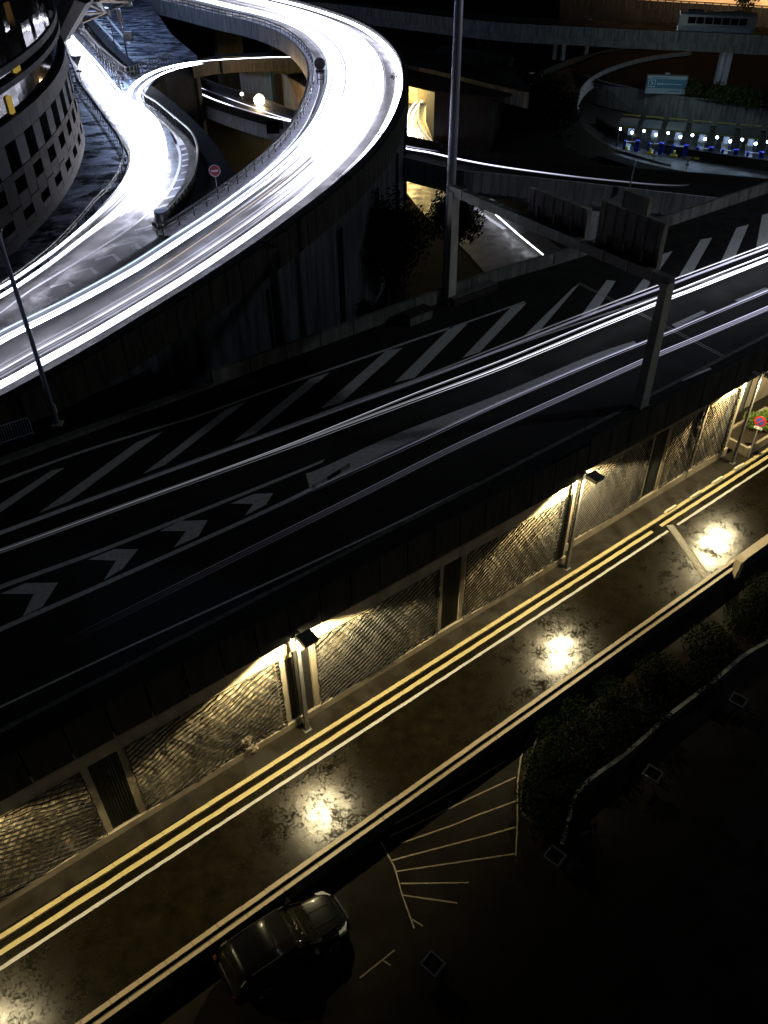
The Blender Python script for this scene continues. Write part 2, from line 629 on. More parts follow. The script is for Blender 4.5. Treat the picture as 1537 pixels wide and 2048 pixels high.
def add_ribs():
    nt = M['conc_rib'].node_tree
    b = nt.nodes["Principled BSDF"]
    tc = nt.nodes.new("ShaderNodeTexCoord")
    dt = nt.nodes.new("ShaderNodeVectorMath")
    dt.operation = 'DOT_PRODUCT'
    nt.links.new(tc.outputs['Object'], dt.inputs[0])
    dt.inputs[1].default_value = (U.x, U.y, 0)
    m1 = nt.nodes.new("ShaderNodeMath")
    m1.operation = 'MULTIPLY'
    nt.links.new(dt.outputs['Value'], m1.inputs[0])
    m1.inputs[1].default_value = 2 * PI / 0.45
    m2 = nt.nodes.new("ShaderNodeMath")
    m2.operation = 'SINE'
    nt.links.new(m1.outputs[0], m2.inputs[0])
    bump(nt, b, m2.outputs[0], 0.35, 0.02)


add_ribs()
N = Vector((-U.y, U.x, 0))


def P(s, n, z=0.0):
    return Vector((A0.x, A0.y, 0)) + U * s + N * n + Vector((0, 0, z))


def sbox(mb, s0, s1, n0, n1, z0, z1):
    mb.hexa([P(s0, n0, z0), P(s1, n0, z0), P(s1, n1, z0), P(s0, n1, z0)],
            [P(s0, n0, z1), P(s1, n0, z1), P(s1, n1, z1), P(s0, n1, z1)])


# ================================================================== GROUND
mb = MB()
mb.quad([(-1500, -1500, -6.6), (1500, -1500, -6.6), (1500, 1500, -6.6), (-1500, 1500, -6.6)])
tag(mb.build('ground', M['ground']), kind='structure')

mb = MB()   # embankment shelf between the viaduct and the ramps, up to the tunnel front
mb.prism([P(-80, 3.0), P(62, 3.0), P(62, 30), at(1200, 330, -1.3), at(1080, 262, -1.3), at(900, 262, -1.3), at(800, 262, -1.3), at(560, 262, -1.3), at(300, 262, -1.3), at(-400, 262, -1.3)], -6.5, -1.3)
tag(mb.build('embankment', M['grass']), kind='structure')

mb = MB()
mb.prism([P(-60, -5.0), P(90, -5.0), P(90, 0.6), P(-60, 0.6)], -1.0, 0.0)
tag(mb.build('street', M['street']), kind='structure')
mb = MB()
mb.prism([P(-60, -60), P(90, -60), P(90, -5.0), P(-60, -5.0)], -2.0, -0.6)
tag(mb.build('car_park', M['carpark']), kind='structure')
mb = MB()
sbox(mb, -60, 34, -0.42, 0.9, 0.0, 0.12)
tag(mb.build('pavement', M['pavement']), kind='structure')
mb = MB()
sbox(mb, 34.01, 70, -0.42, 9.0, 0.0, 0.12)
tag(mb.build('pavement', M['pavement']), kind='structure')


# kerbs & painted lines of the street
def kerb_run(name, n0, n1, z0, z1, mat, s0=-60, s1=70, step=1.0, sl=0.0, label='', cat='kerb', gap=0.012):
    mb = MB()
    s = s0
    while s < s1 - 0.01:
        j = rnd.uniform(-0.006, 0.006) + sl * s
        sbox(mb, s + gap / 2, s + step - gap / 2, n0 + j, n1 + j, z0, z1 + rnd.uniform(-0.003, 0.003))
        s += step
    return tag(mb.build(name, mat), label, cat, kind='structure')


def stripe(name, n0, n1, z, mat, s0, s1, jag=0.012, step=0.35):
    mb = MB()
    k = int((s1 - s0) / step)
    A = [P(s0 + i * step, n0 + 0.0075 * (s0 + i * step) + rnd.uniform(-jag, jag), z) for i in range(k + 1)]
    B = [P(s0 + i * step, n1 + 0.0075 * (s0 + i * step) + rnd.uniform(-jag, jag), z) for i in range(k + 1)]
    mb.strip(A, B)
    return tag(mb.build(name, mat), kind='structure')


kerb_run('kerb', -0.62, -0.43, -0.2, 0.125, M['yellow'], sl=0.005)
stripe('yellow_line', -1.06, -0.86, 0.004, M['yellow'], -60, 22.2)
stripe('yellow_line', -1.06, -0.86, 0.004, M['yellow'], 22.6, 70)
stripe('white_edge_line', -1.54, -1.40, 0.004, M['white'], -60, 22.7)
stripe('white_edge_line', -1.54, -1.40, 0.004, M['white'], 23.4, 70)
kerb_run('kerb', -4.98, -4.80, -0.2, 0.09, M['tan'])

# low wall between the street and the car park
lw = empty('low_wall', P(10, -5.35), 'long low concrete wall with pale coping between street and car park', 'wall')
mb = MB()
sbox(mb, -60, 22.5, -5.38, -5.2, -0.6, 0.27)
mb.build('wall_body', M['conc_dark'], lw)
mb = MB()
s = -60
while s < 22.4:
    sbox(mb, s + 0.01, min(s + 1.5, 22.5) - 0.01, -5.41, -5.27, 0.272, 0.33)
    s += 1.5
mb.build('coping', M['tan'], lw)
lw = empty('low_wall', P(30, -5.35), 'low street wall continuing on the right beyond the drain and square post', 'wall')
mb = MB()
sbox(mb, 23.4, 70, -5.32, -5.05, -0.6, 0.27)
mb.build('wall_body', M['conc_dark'], lw)
mb = MB()
s = 23.4
while s < 69:
    sbox(mb, s + 0.01, s + 1.49, -5.36, -5.03, 0.272, 0.33)
    s += 1.5
mb.build('coping', M['tan'], lw)
wp = empty('concrete_post', P(23.1, -5.3), 'short square concrete post at the end of the drain across the street', 'post')
mb = MB()
sbox(mb, 22.85, 23.2, -5.5, -5.15, -0.6, 0.62)
mb.build('shaft', M['conc'], wp, bevel=0.02)
mb = MB()
sbox(mb, 22.81, 23.24, -5.54, -5.11, 0.622, 0.68)
mb.build('cap', M['conc'], wp, bevel=0.01)

# drain across the street
dr = empty('drainage_channel', at(1375, 1105), 'narrow metal drainage channel crossing the wet street', 'drain')
a, b = at(1340, 1050, 0.006), at(1418, 1160, 0.006)
d = (b - a).normalized()
q = Vector((-d.y, d.x, 0))
mb = MB()
for k in (-1, 1):
    mb.box((a + b) / 2 + q * 0.17 * k, ((b - a).length, 0.06, 0.03), d, q)
mb.build('edge_rail', M['conc'], dr)
mb = MB()
L = (b - a).length
for i in range(int(L / 0.09)):
    mb.box(a + d * (i * 0.09 + 0.04), (0.05, 0.26, 0.02), d, q)
mb.build('grating', M['grey_metal'], dr)

# concrete parking stops on the pavement
PS = 'concrete blocks lying along the kerb'
for i, (x, y) in enumerate([(1346, 1023), (1395, 995), (1440, 965), (1483, 938)]):
    c = at(x, y, 0.12) + N * 0.16
    o = empty('kerb_block', c, ['pale kerb block nearest the drain on the pavement', 'second pale kerb block from the drain on the pavement',
                                'third pale kerb block from the drain on the pavement', 'pale kerb block nearest the planter on the pavement'][i],
              'kerb block', PS, math.atan2(U.y, U.x) + rnd.uniform(-0.04, 0.04))
    mb = LMB()
    mb.hexa([(-0.48, -0.09, 0), (0.48, -0.09, 0), (0.48, 0.09, 0), (-0.48, 0.09, 0)],
            [(-0.44, -0.06, 0.15), (0.44, -0.06, 0.15), (0.44, 0.06, 0.15), (-0.44, 0.06, 0.15)])
    mb.build('block', M['kerb_pale'], o, bevel=0.015)


# car park markings
def px_line(mb, pts, z, w, dash=None):
    Pp = [at(x, y, z) for x, y in pts]
    Pp = resample(Pp, max(2, int(sum((b - a).length for a, b in zip(Pp, Pp[1:])) / 0.15)))
    Aa = [p + v * rnd.uniform(0.75, 1.15) for p, v in zip(Pp, [n * w / 2 for n in normals2d(Pp)])]
    Bb = [p - v * rnd.uniform(0.75, 1.15) for p, v in zip(Pp, [n * w / 2 for n in normals2d(Pp)])]
    mb.strip(Aa, Bb)


mb = MB()
for ln in ([(762, 1683), (790, 1735), (805, 1790), (829, 1857)], [(1086, 1424), (1062, 1470), (1042, 1515), (1036, 1560), (1035, 1650), (1032, 1712)],
           [(790, 1648), (950, 1559), (1042, 1504)], [(782, 1672), (829, 1650), (950, 1592), (1032, 1554)], [(800, 1687), (907, 1650), (950, 1632), (1032, 1602)],
           [(782, 1721), (980, 1669), (1031, 1654)], [(790, 1743), (980, 1715), (1032, 1707)], [(801, 1767), (938, 1765)], [(805, 1790), (915, 1806)],
           [(825, 1839), (846, 1852)], [(720, 1956), (790, 1900)], [(764, 1919), (782, 1931)]):
    px_line(mb, ln, -0.596, 0.055)
tag(mb.build('parking_line', M['park_line']), kind='structure')

# ================================================================== VIADUCT WITH NETTED RETAINING WALL
HZ = 6.8
via = empty('viaduct', P(10, 8, 0), 'dark motorway viaduct whose retaining wall is lit yellow by street lamps', 'viaduct')
# wall core
mb = MB()
sbox(mb, -60, 16.3, 0.62, 3.2, -0.5, 6.0)
sbox(mb, 16.3, 30.9, 1.12, 3.2, -0.5, 6.2)
mb.build('wall', M['conc_rib'], via)
mb = MB()
# plinth and cornice band, butted round the recessed net panels
for s0, s1, nn, zb, zt, zh in ((-60, 16.3, 0.5, 0.5, 4.7, 6.02), (16.302, 30.9, 1.0, 0.62, 4.9, 6.22)):
    sbox(mb, s0, s1, nn - 0.1, nn + 0.12, 0.0, zb)
    sbox(mb, s0, s1, nn, nn + 0.12, zt, zh)
PAN = [(-38.5, -28.2), (-26, -20.2), (-18.4, -8.7), (-7.1, -0.66), (1.05, 7.62), (9.2, 15.5), (17.0, 22.7), (24.35, 27.0), (27.45, 30.45)]
GAP = [(-60, -38.5), (-28.2, -26), (-20.2, -18.4), (-8.7, -7.1), (-0.66, 1.05), (7.62, 9.2), (15.5, 16.3), (16.302, 17.0), (22.7, 24.35), (27.0, 27.45), (30.45, 30.9)]


def wn_(s):
    return 0.5 if s < 16.3 else 1.0


for (a, b) in GAP:
    w = b - a
    nn = wn_(a + 0.01)
    zb, zt = (0.5, 4.7) if nn < 0.7 else (0.62, 4.9)
    if w > 1.2 and w < 5:
        sbox(mb, a, a + 0.26, nn, nn + 0.12, zb, zt)
        sbox(mb, b - 0.26, b, nn, nn + 0.12, zb, zt)
    elif w >= 5:
        sbox(mb, a, b, nn, nn + 0.12, zb, zt)
    else:
        sbox(mb, a, b, nn, nn + 0.12, zb, zt)
mb.build('wall_frame', M['conc'], via)
# grilles between the framed bays
for (a, b) in GAP:
    w = b - a
    if not (1.2 < w < 5):
        continue
    nn = wn_(a + 0.01)
    zb, zt = (0.5, 4.7) if nn < 0.7 else (0.62, 4.9)
    if a == -0.66:
        for x0, x1 in ((a + 0.30, a + 0.66), (b - 0.72, b - 0.30)):
            mb = MB()
            k = 0
            x = x0
            while x < x1:
                sbox(mb, x, x + 0.018, nn + 0.03, nn + 0.05, zb, zt - 0.3)
                x += 0.055
            z = zb
            while z < zt - 0.3:
                sbox(mb, x0, x1, nn + 0.035, nn + 0.06, z, z + 0.022)
                z += 0.07
            mb.build('perforated_grille', M['net'], via)
        mb = MB()
        sbox(mb, a + 0.68, b - 0.74, nn + 0.0, nn + 0.118, zb, zt)
        mb.build('gap_strip', M['conc_dark'], via)  # dark box standing in for the dark gap between the grilles
    else:
        mb = MB()
        x = a + 0.30
        while x < b - 0.28:
            sbox(mb, x, x + 0.05, nn + 0.02, nn + 0.09, zb, zt - 0.05)
            x += 0.105
        sbox(mb, a + 0.27, b - 0.27, nn + 0.092, nn + 0.116, zb, zt)
        mb.build('bar_grille', M['net'], via)
mb = MB()
for x in (15.62, 15.83, 16.04):
    sbox(mb, x, x + 0.03, 0.44, 0.47, 0.55, 4.7)
z = 0.55
while z < 4.7:
    sbox(mb, 15.56, 16.12, 0.45, 0.475, z, z + 0.03)
    z += 0.09
mb.build('perforated_grille', M['net'], via)
# drooping rope nets
for pi, (a, b) in enumerate(PAN):
    if b < -20:
        continue
    nn = wn_(a) - 0.02
    zb, zt = (0.46, 4.72) if nn < 0.7 else (0.6, 4.92)
    mb = MB()
    ph = rnd.uniform(0, 6)
    m1 = [-0.35, -0.45, -0.38, 0.35, 0.5, 0.6, 0.7, 0.75, 0.85][pi]
    sp = 0.235

    def wave(s, z, amp=0.10):
        return amp * math.sin(s * 1.7 + z * 0.8 + ph) + amp * 0.6 * math.sin(s * 3.9 - z * 1.3 + ph * 2) + 0.03 * math.sin(s * 9 + z * 5)

    def run(slope, c, r, amp, steps):
        cur = []
        for i in range(steps + 1):
            s = a + (b - a) * i / steps
            z = c + slope * (s - a)
            z += wave(s, z, amp)
            bl = zb + 0.07 * math.sin(s * 2.1 + ph)
            if bl < z < zt:
                bulge = 0.05 + 0.05 * math.sin(s * 1.1 + ph) * math.sin(z * 1.4)
                cur.append(P(s, nn - bulge, z))
            else:
                if len(cur) > 1:
                    mb.tube(cur, r, 3, False)
                cur = []
        if len(cur) > 1:
            mb.tube(cur, r, 3, False)

    w = b - a
    lo, hi = min(0, m1 * w), max(0, m1 * w)
    c = zb - hi - 0.3
    while c < zt - lo + 0.3:
        run(m1, c, 0.030, 0.045, int(w * 5))
        c += sp * 1.1 + rnd.uniform(-0.015, 0.015)
    m2 = 1.7 if m1 < 0 else -1.5
    lo, hi = min(0, m2 * w), max(0, m2 * w)
    c = zb - hi - 0.3
    while c < zt - lo + 0.3:
        run(m2, c, 0.015, 0.035, int(w * 14))
        c += sp * 2.0
    # edge rope
    E_ = [P(a + (b - a) * i / 40, nn - 0.05, zb + 0.07 * math.sin((a + (b - a) * i / 40) * 2.1 + ph)) for i in range(41)]
    mb.tube(E_, 0.024, 4)
    mb.tube([P(b - 0.02 + 0.02 * math.sin(i * 1.3), nn - 0.05, zb + (zt - zb) * i / 24) for i in range(25)], 0.024, 4)
    mb.tube([P(a + 0.02 + 0.02 * math.sin(i * 1.1), nn - 0.05, zb + (zt - zb) * i / 24) for i in range(25)], 0.024, 4)
    mb.tube([P(a, nn - 0.05, zt), P(b, nn - 0.05, zt)], 0.02, 4)
    mb.build('rope_net', M['net'], via)
# rag caught in the net of the bay left of the lamp
mb = MB()
cc = [(-2.62, 1.3), (-2.5, 0.95), (-2.35, 0.62), (-2.3, 0.35)]
for s_, z_ in cc:
    for _ in range(14):
        p = P(s_ + rnd.gauss(0, 0.09), 0.36 + rnd.uniform(-0.03, 0.03), z_ + rnd.gauss(0, 0.13))
        t = Vector((rnd.gauss(0, 1), rnd.gauss(0, 1), rnd.gauss(0, 1))).normalized() * 0.07
        q = t.orthogonal() * 0.8
        mb.quad([p - t, p - q, p + t, p + q])
tag(mb.build('rag', M['conc']), 'pale torn rag caught at the bottom of the rope net', 'rag')
# old cable hanging down the wall joint
mb = MB()
mb.tube([P(27.22 + 0.05 * math.sin(i * 0.9) - 0.012 * i, 0.93, 5.6 - i * 0.27) for i in range(21)], 0.05, 5)
tag(mb.build('hanging_cable', M['net']), 'black cable hanging down the yellow lit wall between two net bays', 'cable')

# deck
mb = MB()
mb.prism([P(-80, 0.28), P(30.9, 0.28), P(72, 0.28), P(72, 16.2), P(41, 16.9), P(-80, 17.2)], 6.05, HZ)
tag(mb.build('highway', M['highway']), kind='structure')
mb = MB()
sbox(mb, -60, 72, 0.32, 1.75, HZ + 0.001, HZ + 0.14)
mb.build('verge', M['conc_black'], via)
kb = MB()
s = -60
while s < 71:
    sbox(kb, s + 0.01, s + 0.99, 1.752, 1.95, HZ, HZ + 0.15)
    s += 1.0
kb.build('kerb', M['conc_mid'], via)
# parapet panels facing the street
s = -30.0
i = 0
while s < 44:
    w = 1.42
    z0, z1 = (5.88, 7.62) if s < 16.2 else (6.22, 7.95)
    if s < 16.2:
        w = min(w, 16.28 - s)
    n0 = 0.10 + rnd.uniform(-0.015, 0.015)
    if w > 0.4:
        mb = MB()
        mb.hexa([P(s + 0.03, n0, z0), P(s + w - 0.03, n0, z0), P(s + w - 0.03, n0 + 0.14, z0), P(s + 0.03, n0 + 0.14, z0)],
                [P(s + 0.03, n0 + 0.03, z1), P(s + w - 0.03, n0 + 0.03, z1), P(s + w - 0.03, n0 + 0.14, z1), P(s + 0.03, n0 + 0.14, z1)])
        mb.build('parapet_panel', M['conc_dark'], via, bevel=0.02)
    s += w
# far side parapet of the motorway
fp = empty('motorway_parapet', P(20, 16.9, HZ), 'stained concrete parapet along the far side of the motorway', 'parapet')
FB = [P(-40, 17.0, HZ), P(3.5, 16.95, HZ), P(26, 16.9, HZ), P(32.6, 16.2, HZ), P(41, 15.95, HZ), P(54, 15.4, HZ), P(72, 14.9, HZ)]
FBr = resample(FB, 50)
for i in range(49):
    if i < 20:
        continue
    mb = MB()
    a, b = FBr[i].lerp(FBr[i + 1], 0.012), FBr[i].lerp(FBr[i + 1], 0.988)
    sweep_wall(mb, [a, b], -0.12, 0.12, -0.9, 0.85)
    mb.build('parapet_panel', M['conc_mid'], fp, bevel=0.015)
mb = MB()
sweep_wall(mb, FBr[:21], -0.2, 0.2, -0.3, 0.18)
mb.build('kerb', M['conc_mid'], fp)
# utility block beside the gantry foot
ub = empty('utility_cabinet', at(833, 635, HZ), 'pale stained concrete block on the verge left of the gantry foot', 'concrete block')
mb = MB()
c = at(835, 640, HZ)
mb.box(c + Vector((0, 0, 0.2)), (1.7, 0.8, 0.7), U, N)
mb.build('block', M['conc_mid'], ub, bevel=0.03)
mb = MB()
mb.box(c + Vector((0, 0, 0.59)), (1.8, 0.9, 0.07), U, N)
mb.build('lid', M['conc_dark'], ub, bevel=0.02)
ub = empty('concrete_plinth', at(950, 590, HZ), 'long low concrete plinth on the verge right of the gantry foot', 'concrete block')
mb = MB()
c = at(945, 592, HZ)
mb.box(c + Vector((0, 0, 0.15)), (3.6, 0.7, 0.5), U, N)
mb.build('block', M['conc_dark'], ub, bevel=0.03)
mb = MB()
mb.box(c + Vector((0, 0, 0.425)), (3.65, 0.5, 0.05), U, N)
mb.build('lid', M['conc_mid'], ub)

# --- highway paint
HP = HZ + 0.004


def px_poly(mb, pts, z):
    mb.sheet([at(x, y, z) for x, y in pts])


mb = MB()
for q in ([(452, 819), (494, 803), (330, 930), (286, 948)], [(620, 758), (661, 744), (510, 868), (468, 883)], [(772, 702), (806, 695), (682, 806), (641, 817)],
          [(902, 654), (936, 647), (830, 755), (790, 765)], [(1025, 612), (1054, 606), (960, 704), (925, 716)], [(1147, 575), (1160, 567), (1077, 665), (1048, 672)],
          [(1214, 560), (1232, 562), (1190, 628), (1162, 632)], [(1326, 508), (1346, 502), (1290, 582), (1262, 590)], [(1402, 479), (1425, 475), (1384, 548), (1356, 556)],
          [(1474, 455), (1498, 449), (1468, 520), (1440, 528)], [(1525, 430), (1560, 420), (1545, 488), (1512, 500)],
          [(273, 885), (328, 862), (140, 1002), (78, 1026)], [(105, 940), (130, 935), (-50, 1060), (-110, 1080)]):
    px_poly(mb, q, HP)
tag(mb.build('hatching', M['white_worn']), kind='structure')


def px_stripe(name, top, bot, mat, z=HP, n=90):
    mb = MB()
    if z is None:
        mb.strip(rpath(top, 0.004, n), rpath(bot, 0.004, n))
    else:
        mb.strip(pxpath(top, z, n), pxpath(bot, z, n))
    return tag(mb.build(name, mat), kind='structure')


px_stripe('hatching_border', [(-80, 992), (0, 961), (138, 910), (248, 874), (342, 846), (401, 828), (560, 771), (700, 723), (840, 674), (940, 641), (1050, 602)],
          [(-80, 998), (0, 967), (138, 915), (248, 879), (342, 850), (401, 832), (560, 775), (700, 727), (840, 678), (940, 644), (1050, 605)], M['white_worn'])
px_stripe('lane_line', [(-80, 1091), (0, 1062), (280, 960), (560, 858), (840, 756), (1100, 664), (1320, 590), (1600, 497)],
          [(-80, 1099), (0, 1070), (280, 966), (560, 864), (840, 761), (1100, 668), (1320, 594), (1600, 500)], M['white_worn'])
px_stripe('lane_line', [(-80, 1202), (0, 1170), (200, 1098), (380, 1027), (560, 955), (650, 918)],
          [(-80, 1212), (0, 1179), (200, 1106), (380, 1034), (560, 961), (645, 925)], M['white_worn'])
px_stripe('lane_line', [(-80, 1292), (0, 1254), (200, 1167), (400, 1078), (560, 1005), (625, 972), (700, 925)],
          [(-80, 1303), (0, 1264), (200, 1176), (400, 1086), (560, 1013), (625, 980), (700, 935)], M['white_worn'])
# the filled nose of the chevrons, a broad pale band that tapers to the right
px_stripe('wide_line', [(612, 947), (650, 933), (800, 865), (1000, 788), (1180, 712), (1268, 682)],
          [(622, 983), (650, 969), (800, 893), (1000, 810), (1185, 724), (1275, 688)], M['white_worn'])
mb = MB()
for q in ([(462, 1007), (508, 988), (547, 986), (533, 1009), (490, 1031), (507, 1008)],
          [(320, 1062), (362, 1042), (416, 1040), (397, 1073), (348, 1095), (373, 1062)],
          [(177, 1119), (229, 1098), (277, 1098), (246, 1137), (208, 1160), (233, 1121)],
          [(0, 1188), (52, 1166), (117, 1165), (86, 1213), (46, 1233), (68, 1188)],
          [(-180, 1250), (-130, 1235), (-70, 1235), (-100, 1290), (-140, 1305), (-115, 1250)]):
    px_poly(mb, q, HP)
tag(mb.build('chevron_marking', M['white_worn']), kind='structure')
mb = MB()
px_poly(mb, [(1344, 649), (1406, 621), (1414, 625), (1352, 655)], HP)
px_poly(mb, [(1470, 600), (1530, 575), (1540, 578), (1478, 605)], HP)
px_poly(mb, [(1362, 758), (1420, 735), (1424, 738), (1366, 762)], HP + 0.145)
tag(mb.build('lane_dash', M['white_worn']), kind='structure')
mb = MB()
ej = [at(1157, 566, HP), at(1306, 640, HP), at(1400, 688, HP), at(1520, 750, HP)]
for k in (-0.09, 0.09):
    mb.strip(offset(ej, k - 0.025, 0.004), offset(ej, k + 0.025, 0.004))
tag(mb.build('expansion_joint', M['grey_metal']), 'double metal expansion joint across the motorway', 'joint', kind='structure')
px_stripe('kerb_line', [(-80, 1450), (200, 1318), (440, 1208), (768, 1056), (1100, 896), (1300, 812), (1537, 706)],
          [(-80, 1455), (200, 1322), (440, 1212), (768, 1060), (1100, 900), (1300, 815), (1537, 709)], M['white_worn'], z=HP)


# ------------------------------------------------------------------ gantry
gt = empty('sign_gantry', P(22, 9, HZ), 'grey steel sign gantry spanning the motorway, seen from behind', 'gantry')
gL, gR = at(899, 603, HZ), at(1280, 815, HZ)
gd = (gL - gR)
gd.z = 0
glen = gd.length
gd.normalize()
gq = Vector((-gd.y, gd.x, 0))
GH = 6.75
for b_, nm in ((gR, 'right'), (gL, 'left')):
    mb = MB()
    mb.hexa([b_ + gd * x + gq * y for x, y in ((-0.26, -0.3), (0.26, -0.3), (0.26, 0.3), (-0.26, 0.3))],
            [b_ + gd * x + gq * y + Vector((0, 0, GH)) for x, y in ((-0.2, -0.25), (0.2, -0.25), (0.2, 0.25), (-0.2, 0.25))])
    pst = mb.build('post', M['grey_metal'], gt, bevel=0.02)
    mb = MB()
    mb.box(b_ + Vector((0, 0, 0.03)), (0.8, 0.8, 0.06), gd, gq)
    for x in (-0.32, 0.32):
        for y in (-0.32, 0.32):
            mb.box(b_ + gd * x + gq * y + Vector((0, 0, 0.12)), (0.06, 0.06, 0.16), gd, gq)
    mb.build('base_plate', M['grey_metal'], gt)
mb = MB()
mb.box((gL + gR) / 2 + Vector((0, 0, GH + 0.02)), (glen + 0.4, 0.36, 0.5), gd, gq)
mb.build('beam', M['lamp_metal'], gt, bevel=0.02)
mb = MB()
for i in range(10):
    mb.box(gR + gd * (0.8 + i * (glen - 1.6) / 9) + Vector((0, 0, GH + 0.02)), (0.05, 0.42, 0.56), gd, gq)
mb.build('beam_flange', M['grey_metal'], gt)


def pr(p):
    q = ROT.transposed() @ (Vector(p) - Vector((0, 0, H)))
    return CX - q.x / q.z * FPX, CY + q.y / q.z * FPX


def on_line(a, b, px):
    lo, hi = 0.0, 1.0
    up_ = pr(b)[0] > pr(a)[0]
    for _ in range(40):
        m = (lo + hi) / 2
        if (pr(a.lerp(b, m))[0] < px) == up_:
            lo = m
        else:
            hi = m
    return a.lerp(b, (lo + hi) / 2)


bz = Vector((0, 0, GH + 0.42))
for (xl, xr, up_h, dn_h, lab, box_) in ((1047, 1160, 1.2, 0.95, 'wide dark motorway sign seen from behind, on the far left of the gantry beam', None),
                                       (1182, 1304, 1.85, 0.85, 'taller dark motorway sign seen from behind, nearest the right gantry post', (1222, 1268))):
    a, b = on_line(gL + bz, gR + bz, xl), on_line(gL + bz, gR + bz, xr)
    back = -gq * 0.42
    c = (a + b) / 2 + back
    w = (b - a).length
    sg = empty('direction_sign', c, lab, 'road sign', 'direction signs hung on the gantry')
    mb = MB()
    mb.box(c + Vector((0, 0, (up_h - dn_h) / 2)), (w - 0.06, 0.10, up_h + dn_h - 0.06), gd, gq)
    mb.build('sign_panel', M['sign_back'], sg)
    mb = MB()
    zc = (up_h - dn_h) / 2
    for k in (-1, 1):
        mb.box(c + gd * k * (w / 2) - gq * 0.07 + Vector((0, 0, zc)), (0.05, 0.26, up_h + dn_h), gd, gq)
        mb.box(c - gq * 0.06 + Vector((0, 0, zc + k * ((up_h + dn_h) / 2 + 0.0))), (w - 0.06, 0.24, 0.04), gd, gq)
    mb.build('sign_frame', M['sign_edge'], sg)
    mb = MB()
    kx = 6
    for i in range(kx):
        mb.box(c + gd * (-w / 2 + w * (i + 0.5) / kx) + gq * 0.06 + Vector((0, 0, zc)), (0.05, 0.02, up_h + dn_h - 0.1), gd, gq)
    mb.build('stiffener', M['sign_back'], sg)
    for i in (0.2, 0.5, 0.8):
        mb = MB()
        mb.box(c + gd * (-w / 2 + w * i) + gq * 0.2 + Vector((0, 0, 0.0)), (0.1, 0.14, 0.8), gd, gq)
        mb.build('hanger', M['dark_metal'], sg)
    if box_:
        a2, b2 = on_line(gL + bz, gR + bz, box_[0]), on_line(gL + bz, gR + bz, box_[1])
        c2 = (a2 + b2) / 2 + back + Vector((0, 0, up_h + 0.42))
        w2 = (b2 - a2).length
        mb = MB()
        mb.box(c2, (w2, 0.2, 0.78), gd, gq)
        mb.build('exit_number_plate', M['sign_back'], sg, bevel=0.01)
        mb = MB()
        mb.box(c2 + Vector((0, 0, 0.41)), (w2 + 0.04, 0.24, 0.04), gd, gq)
        for k in (-1, 1):
            mb.box(c2 + gd * k * (w2 / 2 + 0.02), (0.03, 0.24, 0.78), gd, gq)
        mb.build('plate_frame', M['sign_edge'], sg)

# ------------------------------------------------------------------ tall masts
mm = empty('lighting_mast', at(893, 601, HZ - 1.0), 'very tall pale grey tapering mast rising behind the left gantry post', 'mast')
mb = LMB()
mb.tube([(0, 0, 0), (0, 0, 12), (0, 0, 26)], 0.30, 20, True, 0.20)
mb.build('shaft', M['mast'], mm, smooth=True)
mb = LMB()
mb.tube([(0, 0, 0.0), (0, 0, 0.12)], 0.55, 20)
mb.build('base_flange', M['grey_metal'], mm)
mb = LMB()
mb.tube([(0, 0, 10.9), (0, 0, 11.02)], 0.275, 20)
mb.build('flange', M['grey_metal'], mm)
mm = empty('lighting_mast', at(116, 848, 6.5), 'slim blue grey mast leaning across the light streaks at lower left', 'mast')
mb = LMB()
mb.tube([(0, 0, -1), (0, 0, 8), (0, 0, 17)], 0.125, 14, True, 0.085)
mb.build('shaft', M['blue_mast'], mm, smooth=True)
mb = LMB()
mb.box((0, 0, 0.03), (0.5, 0.5, 0.06))
mb.box((0.12, 0, 0.9), (0.06, 0.14, 0.5))
mb.build('base_plate', M['grey_metal'], mm)


# ------------------------------------------------------------------ street lamps
LAMP = (1.0, 0.83, 0.46)
POW = 2700
N_SIGN = (-N.x, -N.y, 0.0)


